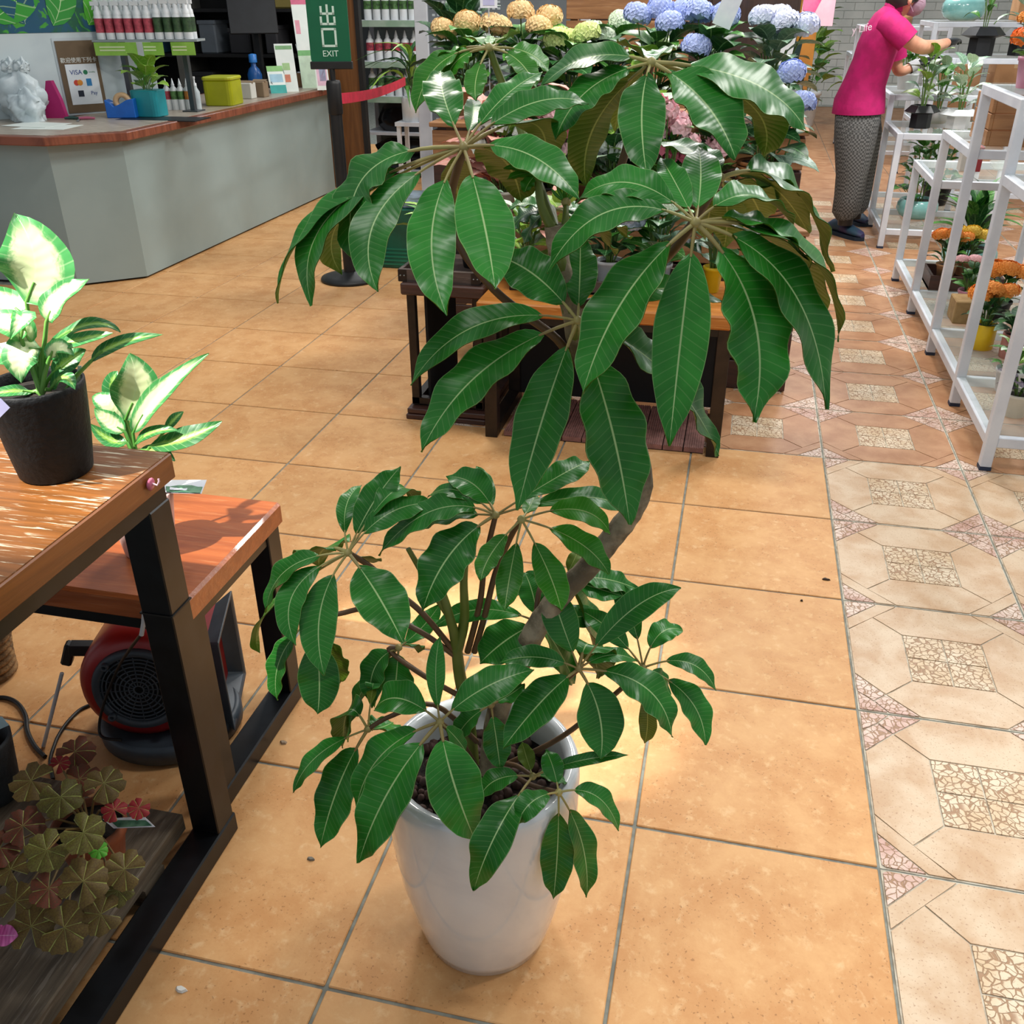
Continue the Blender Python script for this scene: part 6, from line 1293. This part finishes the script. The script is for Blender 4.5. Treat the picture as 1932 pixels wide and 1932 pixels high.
mn = thing('monitor', 'black computer monitor on the counter back edge', 'monitor', (-4.1, 6.0, ZC)); RM = Matrix.Rotation(.5, 3, 'Z') @ Matrix.Rotation(-.3, 3, 'X'); obj('screen', MB().box((-4.12, 6.1, 1.28), (.36, .02, .24), RM), m_kpot, mn, .004); obj('stand', MB().bb(-4.14, -4.10, 6.12, 6.16, ZC, 1.25), m_kpot, mn); obj('foot', MB().bb(-4.22, -4.02, 6.05, 6.22, ZC, ZC+.012), m_kpot, mn)
wp_ = thing('wood_partition', 'brown wooden partition at the end of the counter', 'partition', (-3.7, 6.55, 0)); m_par = wood_mat('partition_wood', '#7a4f26', '#633d1a', None, 2, 5, .5)
obj('panel', MB().bb(-3.78, -3.42, 6.42, 6.46, 0, 1.9), m_par, wp_); obj('edge_post', MB().bb(-3.42, -3.385, 6.41, 6.47, 0, 1.9), m_dsh, wp_); obj('edge_post', MB().bb(-3.80, -3.765, 6.41, 6.47, 0, 1.9), m_par, wp_)
# white shelf rack of bottles
wr = thing('bottle_rack', 'white metal shelving full of bottles and black bags behind the barrier', 'shelving', (-3.3, 7.25, 0))
for x in (-3.68, -2.95):
    for y in (7.0, 7.4): obj('upright', MB().bb(x, x+.035, y, y+.035, 0, 2.0), m_wst, wr)
RZ = [.06, .37, .66, .93, 1.24, 1.55]
for z in RZ: obj('shelf', MB().bb(-3.65, -2.945, 7.0, 7.43, z-.022, z), m_wst, wr)
obj('back_mesh', MB().bb(-3.66, -2.94, 7.425, 7.435, 0, 2.0), M('mesh_grey', '#8f9a96', None, 30, .6), wr)
msr = [bottle_meshes(m_lab[k], .034, .22, False) for k in (1, 0)]
for z, k, word in ((.66, 0, 'lower'), (.93, 1, 'middle'), (1.24, 0, 'upper')):
    for i in range(8): bottle('small bottle, %s of the %s row on the white metal shelving' % ((ORD[:7]+['rightmost'])[i], word), (-3.56+i*.078, 7.08, z), msr[k], .3*i, 'bottles in the %s row of the white shelving' % word)
    st_ = obj('price_rail', MB().bb(-3.65, -2.945, 6.99, 6.999, z-.05, z-.002), M('rail_green', '#a9bfae', '#8fae96', 8, .5), wr)
m_bag = M('black_bag', '#0c0d10', '#17191d', 12, .18)
def sack(label, c, d):
    t = thing('black_bag', label, 'bag', c); mb = MB(); r_ = random.Random(int(c[0]*1000)); rg = []
    for k in range(6):
        z = d[2]*k/5; s = (.85, 1, 1.03, 1, .9, .7)[k]; rg.append([V3(c)+V3((s*d[0]/2*math.copysign(abs(math.cos(a))**.6, math.cos(a))*r_.uniform(.93, 1.05), s*d[1]/2*math.copysign(abs(math.sin(a))**.6, math.sin(a))*r_.uniform(.93, 1.05), z)) for a in [2*PI*j/18 for j in range(18)]])
    mb.loft(rg, 0, True); obj('sack', mb, m_bag, t); obj('seal', MB().box(V3(c)+V3((0, 0, d[2]+.002)), (d[0]*.5, .02, .006)), m_bag, t)
sack('glossy black soil bag upright on the white shelving', (-3.28, 7.18, .37), (.52, .26, .24)); sack('flat black bag on the bottom of the white shelving', (-3.3, 7.2, .06), (.60, .30, .12)); sack('upper flat black bag on the bottom of the white shelving', (-3.32, 7.2, .185), (.56, .28, .11))
# areca palm and white pot before the shelving
fol('feathery palm in a white pot before the white shelving', -3.03, 6.55, .52, ('straight', .09, .18, m_wpot), [m_gl2, m_gl3, m_gl], 92, 26, .34, .25, 'strap', 'parlour_palm', .05)
t = thing('plant_stool', 'white stool carrying the feathery palm', 'stool', (-3.03, 6.55, 0)); obj('seat', MB().bb(-3.15, -2.91, 6.43, 6.67, .49, .52), m_wst, t)
for x in (-3.14, -2.95):
    for y in (6.44, 6.63): obj('leg', MB().bb(x, x+.03, y, y+.03, 0, .49), m_wst, t)
# perforated panel rack behind hydrangeas
pf = thing('pegboard_rack', 'grey perforated panel with a white upright beside the cream hydrangeas', 'rack', (-2.1, 4.6, 0)); a0 = ony(800, 200, 4.6); x0 = a0.x
obj('upright', MB().bb(x0-.03, x0+.05, 4.58, 4.64, 0, 2.0), m_wst, pf, .003); obj('upright', MB().bb(x0+.95, x0+1.0, 4.58, 4.64, 0, 2.0), m_wst, pf, .003)
m_pgb = M('pegboard_grey', '#7c848a', '#6f777d', 5, .5, .2); obj('panel', MB().bb(x0+.05, x0+.95, 4.60, 4.61, .1, 1.42), m_pgb, pf); obj('top_rail', MB().bb(x0+.05, x0+.95, 4.58, 4.64, 1.42, 1.5), m_wst, pf)
mb = MB()
for i in range(14):
    for j in range(26): mb.bb(x0+.075+i*.03, x0+.092+i*.03, 4.598, 4.601, .55+j*.033, .562+j*.033)
o = obj('perforations', mb, M('hole_pale', '#c9d2d6', None, 5, .5), pf); o['kind'] = 'stuff'
# brown cupboard and crates behind the hydrangeas
cb = thing('brown_cupboard', 'dark brown cupboard behind the hydrangeas', 'cupboard', (-.9, 5.2, 0)); m_cup = wood_mat('cupboard_wood', '#3a241a', '#2a1912', None, 2, 4, .6)
obj('carcass', MB().bb(-1.7, -.15, 5.0, 5.5, 0, 1.9), m_cup, cb)
for x in (-1.68, -1.17, -.66): obj('door', MB().bb(x+.01, x+.49, 4.985, 5.0, .1, 1.85), m_cup, cb, .003)
crb = thing('wooden_crate', 'light wooden crate wall between the cream and blue hydrangeas', 'crate', (-1.0, 4.3, 0))
for k in range(11): obj('slat', MB().bb(-1.38, -.72, 4.28, 4.30, .03+k*.127, .03+k*.127+.12), m_crt, crb, .002)
for x in (-1.36, -.78): obj('corner_post', MB().bb(x, x+.04, 4.30, 4.34, 0, 1.42), m_crt, crb)
fol('dark leafy plant against the perforated panel', -1.93, 4.1, .70, ('tapered', .12, .25, m_kpot), [m_gl, m_gl], 93, 40, .2, .42, 'oval', 'leafy_shrub', .16)
t = thing('plant_plinth', 'black plinth under the dark leafy plant', 'plinth', (-1.93, 4.1, 0)); obj('block', MB().bb(-2.05, -1.80, 3.98, 4.22, 0, .70), m_dsh, t, .004)
# aisle end: dark rail, ochre cloth, poster
dr = thing('dark_cabinet', 'black cabinet at the end of the aisle behind the blue hydrangeas', 'cabinet', (-.35, 7.4, 0)); obj('body', MB().bb(-.95, -.12, 7.2, 7.8, 0, 1.30), M('cabinet_black', '#0e1012', None, 5, .6), dr, .004); obj('door', MB().bb(-.9, -.55, 7.185, 7.2, .05, 1.25), M('cabinet_black', '#0e1012'), dr, .003); obj('door', MB().bb(-.53, -.17, 7.185, 7.2, .05, 1.25), M('cabinet_black', '#0e1012'), dr, .003)
q = ony(1487, 60, 7.0); oc = thing('ochre_apron', 'ochre cloth hanging at the end of the aisle', 'cloth', q); m_och = M('ochre_cloth', '#b8801c', '#9a6812', 10, .8); mb = MB(); rg = []
for k in range(8):
    z = 1.62-k*.085; w_ = .17+.012*math.sin(k*1.3); rg.append([V3((q.x+w_*(j/9-.5)*1.0, 7.0+.02*math.sin(j*1.9+k*.3), z)) for j in range(10)]+[V3((q.x+w_*((9-j)/9-.5), 7.015+.02*math.sin((9-j)*1.9+k*.3), z)) for j in range(10)])
mb.loft(rg, 0, True); obj('cloth', mb, m_och, oc); obj('hook', MB().tube([(q.x, 7.01, 1.60), (q.x, 7.03, 1.68)], .006, 6), m_dsh, oc)
obj('hanging_rail', MB().tube([(q.x, 7.03, 0), (q.x, 7.03, 1.70)], .012, 8), m_dsh, oc)
q = ony(1527, 14, 9.5); po = thing('poster_stand', 'pink watercolour poster on a wooden easel board at the aisle end', 'poster', (q.x, 9.5, 0)); obj('board', MB().bb(q.x-.22, q.x+.24, 9.5, 9.52, 1.14, 1.75), M('poster_paper', '#f0d4dc', '#e8b8c8', 3, .6), po); obj('pink_patch', MB().prism([(a+q.x, b) for a, b in ((-.06, 1.28), (.05, 1.24), (.12, 1.4), (.1, 1.7), (-.08, 1.7))], -9.498, -9.496, 0, Matrix(((1, 0, 0, 0), (0, 0, -1, 0), (0, 1, 0, 0), (0, 0, 0, 1)))), M('poster_pink', '#dd4a86', '#e87aa4', 5, .6), po)
obj('wood_base', MB().bb(q.x-.24, q.x+.10, 9.5, 9.55, .70, 1.14), M('easel_wood', '#b5792c', '#9c6420', 4, .6), po)
for x in (q.x-.22, q.x+.04): obj('leg', MB().bb(x, x+.04, 9.5, 9.55, 0, .70), M('easel_wood', '#b5792c'), po)
fs = thing('flat_sign', 'white and dark green clip sign standing by the blue hydrangea', 'sign', (.02, 3.9, 0)); q = ony(1478, 115, 4.2)
obj('white_face', MB().box(q, (.07, .01, .30), Matrix.Rotation(.12, 3, 'Y')), m_bw, fs); obj('green_back', MB().box(q+V3((.045, .012, -.03)), (.05, .01, .24), Matrix.Rotation(.12, 3, 'Y')), M('sign_dark_green', '#0f2f2c', None, 5, .5), fs); obj('pole', MB().tube([(q.x-.01, 4.21, 0), (q.x, 4.21, q.z)], .008, 8), m_dsh, fs)
# coloured handle of the wall bricks
